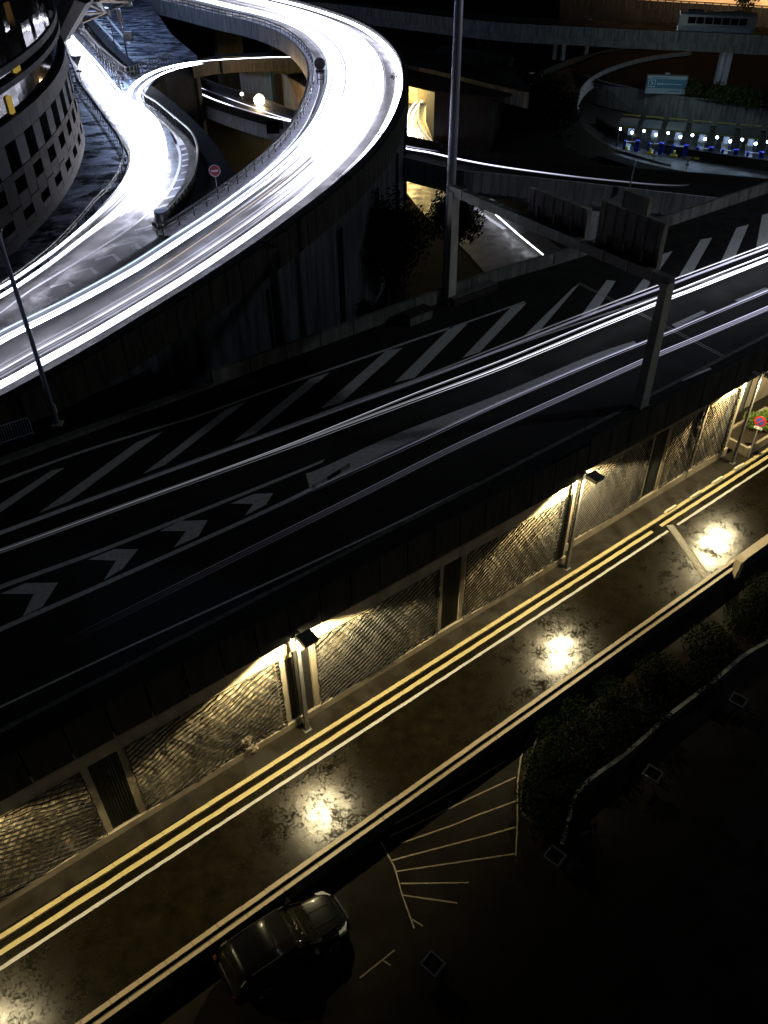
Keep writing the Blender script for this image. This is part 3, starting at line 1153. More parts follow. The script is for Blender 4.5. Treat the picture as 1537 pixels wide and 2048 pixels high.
def lamp_light(loc, parent, power, name='lamp_light'):
    ld = bpy.data.lights.new(name, 'SPOT')
    ld.energy = power
    ld.color = LAMP
    ld.spot_size = math.radians(139)
    ld.spot_blend = 0.16
    ld.shadow_soft_size = 0.13
    ld.use_nodes = True
    nt = ld.node_tree
    em = nt.nodes['Emission']
    tc = nt.nodes.new('ShaderNodeTexCoord')
    sp = nt.nodes.new('ShaderNodeSeparateXYZ')
    nt.links.new(tc.outputs['Normal'], sp.inputs[0])
    ab = nt.nodes.new('ShaderNodeMath')
    ab.operation = 'ABSOLUTE'
    nt.links.new(sp.outputs['Z'], ab.inputs[0])
    pw = nt.nodes.new('ShaderNodeMath')
    pw.operation = 'POWER'
    nt.links.new(ab.outputs[0], pw.inputs[0])
    pw.inputs[1].default_value = -1.7     # street-lamp lens: more light thrown sideways than straight down
    # full cut-off towards the car park side, light kept on street and wall
    ge = nt.nodes.new('ShaderNodeNewGeometry')
    dt = nt.nodes.new('ShaderNodeVectorMath')
    dt.operation = 'DOT_PRODUCT'
    nt.links.new(ge.outputs['Incoming'], dt.inputs[0])
    dt.inputs[1].default_value = N_SIGN
    sz = nt.nodes.new('ShaderNodeSeparateXYZ')
    nt.links.new(ge.outputs['Incoming'], sz.inputs[0])
    az = nt.nodes.new('ShaderNodeMath')
    az.operation = 'ABSOLUTE'
    nt.links.new(sz.outputs['Z'], az.inputs[0])
    rt = nt.nodes.new('ShaderNodeMath')
    rt.operation = 'DIVIDE'
    nt.links.new(dt.outputs['Value'], rt.inputs[0])
    nt.links.new(az.outputs[0], rt.inputs[1])
    mr = nt.nodes.new('ShaderNodeMapRange')
    mr.interpolation_type = 'SMOOTHSTEP'
    for i, v in zip((1, 2, 3, 4), (0.55, 1.9, 1.0, 0.05)):
        mr.inputs[i].default_value = v
    nt.links.new(rt.outputs[0], mr.inputs[0])
    ml = nt.nodes.new('ShaderNodeMath')
    ml.operation = 'MULTIPLY'
    nt.links.new(pw.outputs[0], ml.inputs[0])
    nt.links.new(mr.outputs[0], ml.inputs[1])
    nt.links.new(ml.outputs[0], em.inputs['Strength'])
    lo = bpy.data.objects.new(name, ld)
    S.collection.objects.link(lo)
    lo.location = loc
    lo.parent = parent
    return lo


LG = 'street lamps along the netted wall'
M['lens'] = emit('lamp_lens', (1.0, 0.86, 0.55), 60)
lamp_bases = [(P(-14.9, 0.0, 0.12), 'street lamp standing by the wall just outside the left edge'),
              (P(0, 0, 0.12), 'street lamp standing in front of the perforated grilles, left of centre'),
              (P((B0 - A0).length, 0, 0.12), 'street lamp standing beside the wall at right, next to the narrow grille'),
              (P(30.45, 0.15, 0.12), 'street lamp at the far right end of the netted wall')]
for i, (base, lab) in enumerate(lamp_bases):
    lp = empty('street_lamp', base, lab, 'street lamp', LG, math.atan2(U.y, U.x))
    mb = LMB()
    h = 6.28
    mb.hexa([(-0.1, -0.07, 0), (0.1, -0.07, 0), (0.1, 0.07, 0), (-0.1, 0.07, 0)],
            [(-0.065, -0.05, h), (0.065, -0.05, h), (0.065, 0.05, h), (-0.065, 0.05, h)])
    mb.build('post', M['lamp_metal'], lp, bevel=0.01)
    mb = LMB()
    mb.box((0, 0, 0.015), (0.34, 0.3, 0.03))
    for x in (-0.13, 0.13):
        for y in (-0.11, 0.11):
            mb.box((x, y, 0.045), (0.03, 0.03, 0.04))
    mb.build('base_plate', M['lamp_metal'], lp)
    mb = LMB()
    mb.box((0.06, -0.16, h - 0.10), (0.07, 0.26, 0.07))
    mb.build('bracket', M['lamp_metal'], lp)
    # shoebox head, square in plan
    hc = Vector((0.16, -0.52, h - 0.14))
    mb = LMB()
    mb.box(hc + Vector((0, 0, 0.03)), (0.62, 0.62, 0.17))
    hd = mb.build('lamp_head', M['lamp_metal'], lp, bevel=0.02)
    mb = LMB()
    mb.box((0, 0, 0), (0.46, 0.46, 0.02))
    ln = mb.build('lens', M['lens'], hd)
    ln.location = hc + Vector((0, 0, -0.075))
    lamp_light(hc + Vector((0, 0, -0.24)), lp, POW if i else POW * 0.5)

# ------------------------------------------------------------------ sign, planter and building corner at the right edge
sp_ = at(1497, 915, 0.12)
ns = empty('no_parking_sign', sp_, 'round red and blue no parking sign with a small white arrow plate', 'road sign')
mb = LMB()
mb.tube([(0, 0, -0.1), (0, 0, 2.95)], 0.035, 10)
mb.build('pole', M['grey_metal'], ns)
dirv = Vector((-sp_.x, -sp_.y, 0)).normalized()
dirv = (dirv * 0.8 + Vector((-U.x, -U.y, 0)) * 0.5).normalized()
sx = Vector((-dirv.y, dirv.x, 0))
c = Vector((0, 0, 2.62)) + dirv * 0.05
mb = LMB()
disc(mb, c, dirv, 0.335, 0.02, 36)
rd = mb.build('sign_disc', M['red'], ns)
mb = LMB()
disc(mb, c + dirv * 0.013, dirv, 0.245, 0.008, 36)
mb.build('blue_field', M['blue_film'], ns)
mb = LMB()
dd = (sx * 0.7 + Vector((0, 0, 0.7))).normalized()
mb.box(c + dirv * 0.022, (0.5, 0.008, 0.07), dd, dirv, dd.cross(dirv))
mb.build('red_slash', M['red'], ns)
mb = LMB()
mb.box(c + Vector((0, 0, -0.45)), (0.46, 0.015, 0.16), sx, dirv)
pl = mb.build('arrow_plate', M['white_film'], ns)
mb = LMB()
for k in (-1, 1):
    cc_ = c + Vector((0, 0, -0.45)) + sx * 0.12 * k + dirv * 0.012
    mb.box(cc_, (0.12, 0.006, 0.025), sx, dirv)
    for j in (-1, 1):
        dg = (sx * -k + Vector((0, 0, j))).normalized()
        mb.box(cc_ + sx * 0.05 * k + dg * 0.022, (0.06, 0.006, 0.02), dg, dirv, dg.cross(dirv))
mb.build('arrow', M['net'], ns)

pc = at(1515, 882, 0.12)
plr = empty('planter', pc, 'low stone planter on the pavement at the end of the netted wall', 'planter')
mb = MB()
cpx = P(32.9, 0.95)
for (s0, s1, n0, n1) in ((31.6, 36.5, 0.0, 0.16), (31.6, 31.76, 0.162, 1.9), (31.6, 36.5, 1.902, 2.06), (36.34, 36.5, 0.162, 1.9)):
    sbox(mb, s0, s1, n0, n1, 0.1, 0.72)
mb.build('planter_wall', M['conc'], plr, bevel=0.02)
mb = MB()
sbox(mb, 31.77, 36.33, 0.17, 1.89, 0.1, 0.6)
mb.build('soil', M['bark'], plr)
sh = empty('shrub', P(34.3, 1.0, 0.6), 'bright green shrub spilling over the stone planter', 'shrub')
mb = LMB()
for _ in range(9):
    a = rnd.uniform(0, 6.28)
    mb.tube([(0, 0, 0), (math.cos(a) * 0.3, math.sin(a) * 0.3, 0.5), (math.cos(a) * 0.8, math.sin(a) * 0.5, 0.9)], 0.02, 4, True, 0.008)
mb.build('stem', M['bark'], sh)
mb = LMB()
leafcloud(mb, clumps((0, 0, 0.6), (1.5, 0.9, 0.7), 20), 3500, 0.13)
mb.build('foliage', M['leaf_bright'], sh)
bc = empty('building_corner', P(36, 4, 0), 'pale lit building corner with a doorway beyond the netted wall', 'building')
mb = MB()
sbox(mb, 33.8, 42, 3.2, 7, 0.12, 6.0)
sbox(mb, 30.92, 33.78, 5.5, 7, 0.12, 6.0)
mb.build('wall', M['conc'], bc)
mb = MB()
sbox(mb, 34.6, 35.8, 3.14, 3.19, 0.12, 2.6)
mb.build('door', M['conc_mid'], bc)
mb = MB()
sbox(mb, 34.5, 34.595, 3.1, 3.196, 0.12, 2.72)
sbox(mb, 35.805, 35.9, 3.1, 3.196, 0.12, 2.72)
sbox(mb, 34.597, 35.803, 3.1, 3.196, 2.605, 2.72)
mb.build('door_frame', M['conc_dark'], bc)

# ------------------------------------------------------------------ LEFT RAMPS
RZ = 10.0


def zfun(p):
    s_ = (Vector((p[0], p[1], 0)) - Vector((A0.x, A0.y, 0))).dot(U)
    t = max(0.0, min(1.0, (s_ + 8) / 24))
    return 7.1 + 2.9 * t * t * (3 - 2 * t)


def ar(px, py, dz=0.0):
    z = 9.0
    for _ in range(30):
        p = at(px, py, z)
        z = 0.5 * z + 0.5 * (zfun(p) + dz)
    return at(px, py, z)


def rpath(pts, dz=0.0, n=None, sub=8):
    w = catmull([ar(x, y, dz) for x, y in pts], sub)
    return resample(w, n) if n else w


def rsheet(mb, pxs, dz=0.0, maxlen=2.5):
    pts = [ar(x, y, dz) for x, y in pxs]
    mb.sheet(pts)
    for _ in range(7):
        es = [e for e in mb.bm.edges if e.calc_length() > maxlen]
        if not es:
            break
        bmesh.ops.subdivide_edges(mb.bm, edges=es, cuts=1)
        bmesh.ops.triangulate(mb.bm, faces=[f for f in mb.bm.faces if len(f.verts) > 3])
    for v in mb.bm.verts:
        v.co.z = zfun(v.co) + dz

loop_in = [(-420, 870), (-250, 793), (-90, 720), (0, 668), (120, 610), (240, 545), (330, 487), (420, 428), (500, 368), (560, 315), (605, 262), (630, 212), (641, 170), (638, 132), (620, 102), (590, 76), (550, 57), (500, 42), (440, 29), (380, 14), (320, 0), (240, -18), (150, -36)]
loop_out = [(-420, 1020), (-250, 955), (-90, 875), (0, 830), (100, 775), (200, 718), (300, 655), (400, 592), (500, 525), (600, 450), (680, 385), (740, 325), (780, 268), (802, 212), (806, 168), (796, 128), (768, 93), (725, 63), (670, 40), (600, 18), (520, -1), (440, -17), (360, -33), (260, -52), (160, -70)]
NL = 150
LI = rpath(loop_in, 0, NL)
LOraw = rpath(loop_out, 0, 600)
LO = []
last = 0
for i, p in enumerate(LI):
    best = min(range(last, min(600, last + 60)), key=lambda k: (LOraw[k] - p).length)
    last = best
    LO.append(LOraw[best])
for _ in range(3):
    LO = [LO[0]] + [(LO[i - 1] + LO[i] * 2 + LO[i + 1]) / 4 for i in range(1, NL - 1)] + [LO[-1]]

mb = MB()
rows = 10
for r in range(rows):
    A = [a.lerp(b, r / rows) for a, b in zip(LI, LO)]
    B = [a.lerp(b, (r + 1) / rows) for a, b in zip(LI, LO)]
    mb.strip(A, B)
bmesh.ops.remove_doubles(mb.bm, verts=mb.bm.verts, dist=0.001)
tag(mb.build('loop_ramp', M['ramp']), kind='structure')

st = empty('loop_viaduct', Vector((-5, 70, 0)), 'curved concrete viaduct with dark parapet carrying the brightly lit loop', 'viaduct')
mb = MB()   # slab under the road
i0, i1 = 30, NL
mb.ring_strip([[p + Vector((0, 0, -0.03)) for p in offset(LI, 1.0)[:]], [p + Vector((0, 0, -0.03)) for p in LO],
               [p + Vector((0, 0, -1.0)) for p in LO], [p + Vector((0, 0, -1.0)) for p in offset(LI, 1.0)]])
mb.build('deck_slab', M['conc_mid'], st)
# outer parapet: inner face toward the road, cap with its shade put into the colour
mb = MB()
sweep_wall(mb, LO, -0.36, -0.02, -0.9, 0.78)
mb.build('parapet', M['conc_dark'], st)
mb = MB()
sweep_wall(mb, LO, -0.46, 0.0, 0.782, 0.92)
mb.build('parapet_cap', M['conc_black'], st)
# fascia panels outside
LOc = resample(LO, 130)
for i in range(8, 99):
    a, b = LOc[i].lerp(LOc[i + 1], 0.015), LOc[i].lerp(LOc[i + 1], 0.985)
    mb = MB()
    sweep_wall(mb, [a, b], -0.56, -0.47, -1.25, 0.75)
    mb.build('fascia_panel', M['conc_dark'], st)
# retaining wall below the fascia with black strips standing in for dark slots
mb = MB()
sweep_wall(mb, [p for p in LOc[0:62]], -0.30, 0.5, -11.3, -1.0)
mb.build('retaining_wall', M['conc_stain'], st)
for i in (22, 30, 37, 44, 50, 55):
    for dj in (0.0, 0.45):
        mb = MB()
        a = LOc[i].lerp(LOc[i + 1], dj)
        dv = (LOc[i + 1] - LOc[i]).normalized()
        nv = Vector((-dv.y, dv.x, 0))
        mb.box(a + nv * -0.38 + Vector((0, 0, -6.4)), (0.14, 0.16, 8.6), dv, nv)
        mb.build('slot_strip', M['conc_black'], st)
# piers under the free part of the loop
for i in (64, 76, 88, 100):
    a = LO[int(i * NL / 130)].lerp(LI[int(i * NL / 130)], 0.5)
    mb = MB()
    dv = (LO[int(i * NL / 130)] - LI[int(i * NL / 130)]).normalized()
    mb.box(Vector((a.x, a.y, 4.0)), (4.2, 0.9, 10.0), dv, Vector((-dv.y, dv.x, 0)))
    mb.build('pier', M['conc_dark'], st, bevel=0.05)
IN0 = min(range(NL), key=lambda i: (LI[i] - ar(338, 484)).length)
LIn = LI[IN0:]
# inner edge: footway, kerb and fascia (lit orange from below)
mb = MB()
mb.strip(offset(LIn, 0.05, 0.12), offset(LIn, 1.05, 0.12))
mb.strip(offset(LIn, 0.05, -0.02), offset(LIn, 0.05, 0.12))
mb.build('footway', M['conc_blue'], st)
mb = MB()
sweep_wall(mb, LIn, 1.06, 1.26, -1.5, 0.32)
mb.build('inner_fascia', M['conc_mid'], st)

gr = empty('guard_rail', Vector((-8, 60, RZ)), 'steel guard rail with posts following the inside of the bright loop', 'guard rail')
mb = MB()
R1 = offset(LIn, 0.62)
mb.tube([p + Vector((0, 0, 0.78)) for p in R1], 0.06, 6)
mb.tube([p + Vector((0, 0, 0.45)) for p in R1], 0.05, 6)
mb.build('rail', M['dark_metal'], gr)
for p in resample(R1, 80):
    mb = MB()
    mb.tube([p + Vector((0, 0, 0.1)), p + Vector((0, 0, 0.86))], 0.04, 5)
    mb.build('rail_post', M['black'], gr)

# sign silhouettes beside the inner rail
for (bx, by, rad, lab) in ((642, 168, 0.42, 'black silhouetted round sign on a post inside the loop'),):
    b_ = ar(bx, by, 0.1)
    o = empty('round_sign', b_, lab, 'road sign')
    mb = LMB()
    for x in (-0.28, 0.28):
        mb.tube([(x, 0, 0), (x, 0, 1.9)], 0.04, 6)
    for z in (0.4, 0.9, 1.4):
        mb.tube([(-0.28, 0, z), (0.28, 0, z)], 0.03, 5)
    mb.build('post', M['black'], o)
    mb = LMB()
    mb.tube([(0, 0.0, 1.75), (0, 0.06, 1.75)], 0.52, 24)
    mb.build('sign_disc', M['black'], o)
    mb = LMB()
    mb.box((0, 0.03, 1.1), (0.8, 0.05, 0.25))
    mb.build('plate', M['black'], o)

# ------------------------------------------------------------------ junction in front of the tower
jl = [(-90, 655), (0, 602), (50, 568), (100, 530), (140, 493), (172, 458), (205, 418), (238, 384), (255, 350), (262, 318), (252, 292), (232, 262), (203, 222), (166, 170), (140, 110), (124, 60), (114, 20)]
jn_apex = [(150, 40), (163, 72), (205, 132), (240, 182), (254, 204)]
jr_top = [(258, 186), (272, 165), (296, 149), (325, 138), (350, 131), (390, 123)]
jr_bot = [(390, 131), (345, 139), (318, 152), (300, 170), (290, 188), (292, 206), (316, 221), (354, 253), (384, 280), (397, 308), (396, 342), (386, 376), (360, 415), (326, 450), (316, 468), (330, 487)]
poly = jl + [(130, 10)] + jn_apex + jr_top + jr_bot + [(240, 545), (120, 610), (0, 668), (-90, 720)]
mb = MB()
rsheet(mb, poly, -0.006)
tag(mb.build('junction_road', M['ramp_worn']), kind='structure')
# body under the junction
mb = MB()
mb.prism([at(x, y, RZ - 0.3) for x, y in poly if y < 420], -1.2, RZ - 0.8)
tag(mb.build('road_embankment', M['ground']), kind='structure')

# ground in front of the tower (wet paving) and the far plaza
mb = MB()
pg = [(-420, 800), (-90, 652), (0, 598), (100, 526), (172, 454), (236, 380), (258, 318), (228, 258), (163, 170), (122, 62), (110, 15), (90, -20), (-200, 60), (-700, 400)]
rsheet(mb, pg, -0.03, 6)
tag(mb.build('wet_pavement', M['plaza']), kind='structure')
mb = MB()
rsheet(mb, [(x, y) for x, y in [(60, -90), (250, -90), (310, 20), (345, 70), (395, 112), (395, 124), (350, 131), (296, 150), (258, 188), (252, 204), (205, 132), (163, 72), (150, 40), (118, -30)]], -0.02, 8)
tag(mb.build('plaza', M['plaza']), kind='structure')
mb = MB()   # body below the plaza
mb.prism([at(x, y, RZ - 0.1) for x, y in [(40, -90), (250, -90), (310, 20), (345, 70), (395, 114), (390, 126), (300, 150), (258, 190), (205, 140)]], -1.2, RZ - 0.1)
tag(mb.build('plaza_bank', M['conc_black']), kind='structure')

# kerbs and guard rails of the junction
JL = rpath(jl[:16], 0, 110)
JRp = pxpath(jr_bot[4:15], RZ, 70)
jk = empty('stone_kerb', Vector((-15, 55, RZ)), 'pale kerb with dark joints between the wet pavement and junction road', 'kerb')
for i in range(12, 109):
    mb = MB()
    a, b = JL[i].lerp(JL[i + 1], 0.02), JL[i].lerp(JL[i + 1], 0.96)
    sweep_wall(mb, [a, b], -0.12, 0.14, -0.1, 0.13)
    mb.build('kerb_stone', M['conc_mid'], jk)
gr2 = empty('guard_rail', Vector((-16, 52, RZ)), 'low guard rail between the wet pavement and the lower junction road', 'guard rail')
G2 = offset(JL[:72], 0.4)
mb = MB()
mb.tube([p + Vector((0, 0, 0.7)) for p in G2], 0.06, 6)
mb.tube([p + Vector((0, 0, 0.5)) for p in G2], 0.05, 6)
mb.build('rail', M['conc_mid'], gr2)
for p in resample(G2, 40):
    mb = MB()
    mb.tube([p + Vector((0, 0, -0.1)), p + Vector((0, 0, 0.75))], 0.05, 5)
    mb.build('rail_post', M['black'], gr2)
JG = rpath([(290, 190), (292, 206), (316, 222), (354, 254), (384, 281), (397, 310), (396, 342), (386, 376), (358, 416), (326, 452)], 0, 80)
gr3 = empty('guard_rail', Vector((-10, 62, RZ)), 'curved guard rail with bright edge ending by the hatched nose', 'guard rail')
mb = MB()
mb.tube([p + Vector((0, 0, 0.72)) for p in JG[2:]], 0.085, 6)
mb.build('rail', M['grey_metal'], gr3)
for p in resample(JG[2:], 46):
    mb = MB()
    mb.tube([p + Vector((0, 0, -0.1)), p + Vector((0, 0, 0.72))], 0.05, 5)
    mb.build('rail_post', M['black'], gr3)
mb = MB()
e = JG[-1]
mb.tube([e + Vector((0, 0, 0)), e + Vector((0, 0, 1.0))], 0.42, 12)
mb.build('end_barrel', M['dark_metal'], gr3)
mb = MB()
sweep_wall(mb, JG, -0.75, -0.25, -0.3, 0.16)
tag(mb.build('verge_kerb', M['conc_mid']), kind='structure')
# verge ground between the rail and the loop, with the no entry sign
mb = MB()
rsheet(mb, [(x, y) for x, y in [(300, 168), (330, 190), (372, 225), (410, 262), (440, 300), (470, 345), (480, 368), (420, 428), (330, 487), (316, 470), (360, 415), (386, 376), (396, 342), (397, 308), (384, 280), (354, 253), (316, 221), (292, 206), (290, 188)]], -0.06)
tag(mb.build('verge', M['ground']), kind='structure')
mb = MB()
mb.prism([at(x, y, RZ - 0.3) for x, y in [(300, 172), (372, 228), (440, 302), (480, 368), (330, 487), (340, 400), (360, 300), (300, 215)]], -1.2, RZ - 0.3)
tag(mb.build('verge_bank', M['grass']), kind='structure')

nb = ar(438, 402, -0.05)
ne = empty('no_entry_sign', nb, 'round red no entry sign with white bar on the dark verge', 'road sign')
mb = LMB()
mb.tube([(0, 0, 0), (0, 0, 2.3)], 0.035, 8)
mb.build('pole', M['dark_metal'], ne)
vc = Vector((-nb.x, -nb.y, 6)).normalized()
vx = Vector((0, 0, 1)).cross(vc).normalized()
vz = vc.cross(vx)
c = Vector((0, 0, 2.0)) + vc * 0.06
for nm, r_, off, mt in (('sign_rim', 0.375, 0.0, 'dim_white'), ('red_disc', 0.33, 0.015, 'dim_red')):
    mb = LMB()
    disc(mb, c + vc * off, vc, r_, 0.02, 36)
    mb.build(nm, M[mt], ne)
mb = LMB()
mb.box(c + vc * 0.032, (0.46, 0.014, 0.12), vx, vc, vz)
mb.build('white_bar', M['dim_white'], ne)

# junction paint
JZ = RZ + 0.002


def poly_px(name, polys, mat, z=JZ):
    mb = MB()
    for q in polys:
        mb2 = mb
        mb.sheet([ar(x, y, 0.004) for x, y in q])
    return tag(mb.build(name, mat), kind='structure')


poly_px('painted_nose', [[(320, 236), (326, 236), (352, 262), (374, 280), (380, 287), (360, 291), (352, 291), (340, 265)]], M['white_worn'])
px_stripe('edge_line', [(318, 233), (340, 266), (352, 292), (358, 310), (356, 335), (345, 365), (325, 395), (290, 430), (240, 468), (150, 525), (60, 580), (0, 625), (-60, 662)],
          [(323, 233), (345, 266), (358, 292), (363, 311), (361, 336), (350, 367), (330, 397), (294, 432), (243, 470), (152, 528), (61, 583), (0, 628), (-60, 665)], M['white_worn'], z=None)
poly_px('hatching', [[(363, 298), (383, 292), (384, 294), (364, 301)], [(364, 309), (391, 302), (391, 305), (364, 312)], [(365, 320), (393, 313), (393, 316), (365, 323)],
                     [(364, 331), (392, 325), (392, 328), (364, 334)], [(363, 345), (389, 338), (389, 341), (362, 348)], [(352, 360), (384, 354), (383, 357), (350, 363)],
                     [(342, 377), (378, 369), (376, 373), (340, 381)], [(332, 395), (366, 385), (364, 389), (330, 399)], [(322, 412), (352, 402), (349, 407), (320, 416)],
                     [(308, 431), (335, 424), (331, 430), (306, 436)]], M['white_worn'])
poly_px('chevron_marking', [[(268, 459), (305, 450), (322, 462), (314, 464), (302, 454), (270, 463)], [(228, 491), (270, 481), (285, 496), (275, 499), (266, 486), (230, 495)],
                            [(190, 518), (228, 507), (243, 519), (236, 523), (225, 511), (192, 522)], [(145, 545), (183, 534), (198, 545), (190, 549), (180, 538), (147, 549)],
                            [(100, 572), (140, 562), (150, 571), (143, 575), (136, 566), (102, 576)]], M['white_worn'])

# bollards at the apex pavement
BG = 'bollards along the apex pavement'
for i, (x, y) in enumerate([(213, 135), (219, 143), (225, 151), (231, 158), (237, 166), (241, 176), (243, 160), (238, 190), (207, 128), (201, 121), (195, 113)]):
    o = empty('bollard', at(x, y, RZ), 'thin black bollard on the wet apex pavement by the junction', 'bollard', BG)
    mb = LMB()
    mb.tube([(0, 0, 0), (0, 0, 1.05)], 0.075, 8)
    mb.tube([(0, 0, 1.05), (0, 0, 1.15)], 0.095, 8)
    mb.build('post', M['dark_metal'], o)
# railing behind bollards
fr = empty('pedestrian_railing', at(200, 95, RZ), 'dark pedestrian railing along the edge of the lit plaza', 'railing')
FP = pxpath([(140, 45), (165, 68), (200, 108), (245, 150), (262, 158), (290, 148), (345, 128)], RZ, 40)
mb = MB()
for z in (1.05, 0.15, 0.6):
    mb.tube([p + Vector((0, 0, z)) for p in FP], 0.04, 5)
mb.build('rail', M['dark_metal'], fr)
mb = MB()
for p in resample(FP, 90):
    mb.tube([p, p + Vector((0, 0, 1.1))], 0.045, 4)
mb.build('baluster', M['dark_metal'], fr)
mb = MB()
sweep_wall(mb, pxpath([(160, 40), (185, 70), (215, 105), (250, 140), (262, 150)], RZ, 20), 0.0, 0.9, 0, 0.75)
hd_ = mb.build('hedge_box', M['conc_black'])
tag(hd_, 'long black planter wall beside the railing of the plaza', 'planter')
# give way sign silhouette, traffic light and thin pole
gb = ar(166, 176)
gw = empty('give_way_sign', gb, 'dark triangular give way sign seen from behind beside the tower', 'road sign')
mb = LMB()
mb.tube([(0, 0, 0), (0, 0, 2.5)], 0.04, 6)
mb.build('pole', M['dark_metal'], gw)
mb = LMB()
vs = [(-0.55, 0, 2.75), (0.55, 0, 2.75), (0, 0, 1.8)]
f = [mb.bm.verts.new((x, -0.02, z)) for x, y, z in vs]
k = [mb.bm.verts.new((x, 0.02, z)) for x, y, z in vs]
mb.bm.faces.new(f)
mb.bm.faces.new(k[::-1])
for i in range(3):
    mb.bm.faces.new((f[i], f[(i + 1) % 3], k[(i + 1) % 3], k[i]))
mb.build('sign_triangle', M['dark_metal'], gw)
mb = LMB()
mb.box((0, 0, 1.45), (0.55, 0.04, 0.2))
mb.build('plate', M['dark_metal'], gw)
tl = empty('traffic_light', at(255, 112, RZ), 'black traffic light standing before the lit blue plaza', 'traffic light')
mb = LMB()
mb.tube([(0, 0, 0), (0, 0, 4.4)], 0.08, 8)
mb.build('pole', M['dark_metal'], tl)
mb = LMB()
mb.box((0, -0.2, 3.8), (0.45, 0.3, 1.3))
mb.build('signal_head', M['dark_metal'], tl, bevel=0.03)
mb = LMB()
mb.box((0.5, -0.1, 1.9), (0.9, 0.5, 0.9))
mb.build('signal_head', M['dark_metal'], tl, bevel=0.03)
tp = empty('thin_pole', at(234, 112, RZ), 'very thin black pole in front of the lit blue plaza', 'pole')
mb = LMB()
mb.tube([(0, 0, 0), (0, 0, 6.2)], 0.045, 6)
mb.build('shaft', M['dark_metal'], tp)
mb = LMB()
mb.box((0, 0, 0.05), (0.3, 0.3, 0.1))
mb.build('base_plate', M['dark_metal'], tp)
# lane arrows of the plaza road
mb = MB()
for k in range(4):
    x0, y0 = 190 + k * 9, 34 + k * 9
    px_line(mb, [(x0, y0), (x0 + 7, y0 + 6), (x0 + 17, y0 + 4)], RZ - 0.012, 0.35)
px_line(mb, [(170, 18), (200, 50), (245, 98)], RZ - 0.012, 0.3)
px_line(mb, [(195, 10), (232, 55), (260, 88)], RZ - 0.012, 0.3)
tag(mb.build('plaza_marking', M['white']), kind='structure')

# ------------------------------------------------------------------ tower with curved facade
TC = Vector((-66.03, 46.51, 0))
TR = 47.81


def tpt(a, z, r=TR):
    return Vector((TC.x + r * math.cos(a), TC.y + r * math.sin(a), z))


tw = empty('office_tower', Vector((-22, 50, 0)), 'curved office tower with dark window bands and blue grey cladding', 'building')
rz_list = [13.2, 14.75, 16.31, 17.59, 18.45, 19.70, 20.35, 20.59]
a0, a1 = math.radians(-24), math.radians(62)


def arc_band(mb, z0, z1, r, aa=a0, ab=a1, th=0.25, n=90):
    rows = [[tpt(aa + (ab - aa) * i / n, z, rr) for i in range(n + 1)] for (z, rr) in ((z0, r), (z1, r), (z1, r - th), (z0, r - th))]
    mb.ring_strip(rows)


mb = MB()
arc_band(mb, 13.25, 44, TR - 0.35, th=0.6)
g_ = mb.build('glazing', M['glass'], tw)
mb = MB()   # cladding bands
arc_band(mb, 17.62, 18.45, TR)
arc_band(mb, 19.68, 19.95, TR)
arc_band(mb, 20.33, 20.66, TR)
mb.build('cladding_band', M['clad'], tw)
mb = MB()
arc_band(mb, 13.2, 13.6, TR)
arc_band(mb, 13.05, 13.2, TR - 0.1, th=4)
mb.build('lower_band', M['clad_dark'], tw)
pw = 1.25
k = 0
da = pw / TR
a = a0
while a < a1:
    w = da * (0.92 if k % 2 == 0 else 0)
    mbA, mbB = MB(), MB()
    if k % 2 == 0:
        b = a + da * 0.96
        m_ = mbA
        for (z0, z1) in ((16.33, 17.6),):
            m_.hexa([tpt(a, z0, TR - 0.30), tpt(a, z0, TR), tpt(b, z0, TR), tpt(b, z0, TR - 0.30)][::-1],
                    [tpt(a, z1, TR - 0.30), tpt(a, z1, TR), tpt(b, z1, TR), tpt(b, z1, TR - 0.30)][::-1])
        for (z0, z1) in ((13.6, 14.73), (14.77, 16.29)):
            mp = MB()
            mp.hexa([tpt(a, z0, TR - 0.30), tpt(a, z0, TR), tpt(b, z0, TR), tpt(b, z0, TR - 0.30)][::-1],
                    [tpt(a, z1, TR - 0.30), tpt(a, z1, TR), tpt(b, z1, TR), tpt(b, z1, TR - 0.30)][::-1])
            mp.build('lower_pier', M['clad_dark'], tw)
    else:
        b = a + da
        for (z0, z1) in ((14.45, 15.25), (13.6, 13.95), (15.95, 16.29)):
            mp = MB()
            mp.hexa([tpt(a, z0, TR - 0.28), tpt(a, z0, TR - 0.01), tpt(b, z0, TR - 0.01), tpt(b, z0, TR - 0.28)][::-1],
                    [tpt(a, z1, TR - 0.28), tpt(a, z1, TR - 0.01), tpt(b, z1, TR - 0.01), tpt(b, z1, TR - 0.28)][::-1])
            mp.build('spandrel', M['clad_dark'], tw)
    a += da
    k += 1
    if mbA.bm.verts:
        mbA.build('cladding_pier', M['clad'], tw)
    else:
        mbA.bm.free()
    mbB.bm.free()
# joints
mb = MB()
a = a0
k = 0
while a < a1:
    for (z0, z1) in ((17.63, 18.44), (19.69, 19.94), (20.34, 20.65)):
        mb.hexa([tpt(a, z0, TR - 0.02), tpt(a, z0, TR + 0.006), tpt(a + 0.0005, z0, TR + 0.006), tpt(a + 0.0005, z0, TR - 0.02)][::-1],
                [tpt(a, z1, TR - 0.02), tpt(a, z1, TR + 0.006), tpt(a + 0.0005, z1, TR + 0.006), tpt(a + 0.0005, z1, TR - 0.02)][::-1])
    a += da
    k += 1
tag(mb.build('panel_joint', M['net'], tw), kind='stuff')
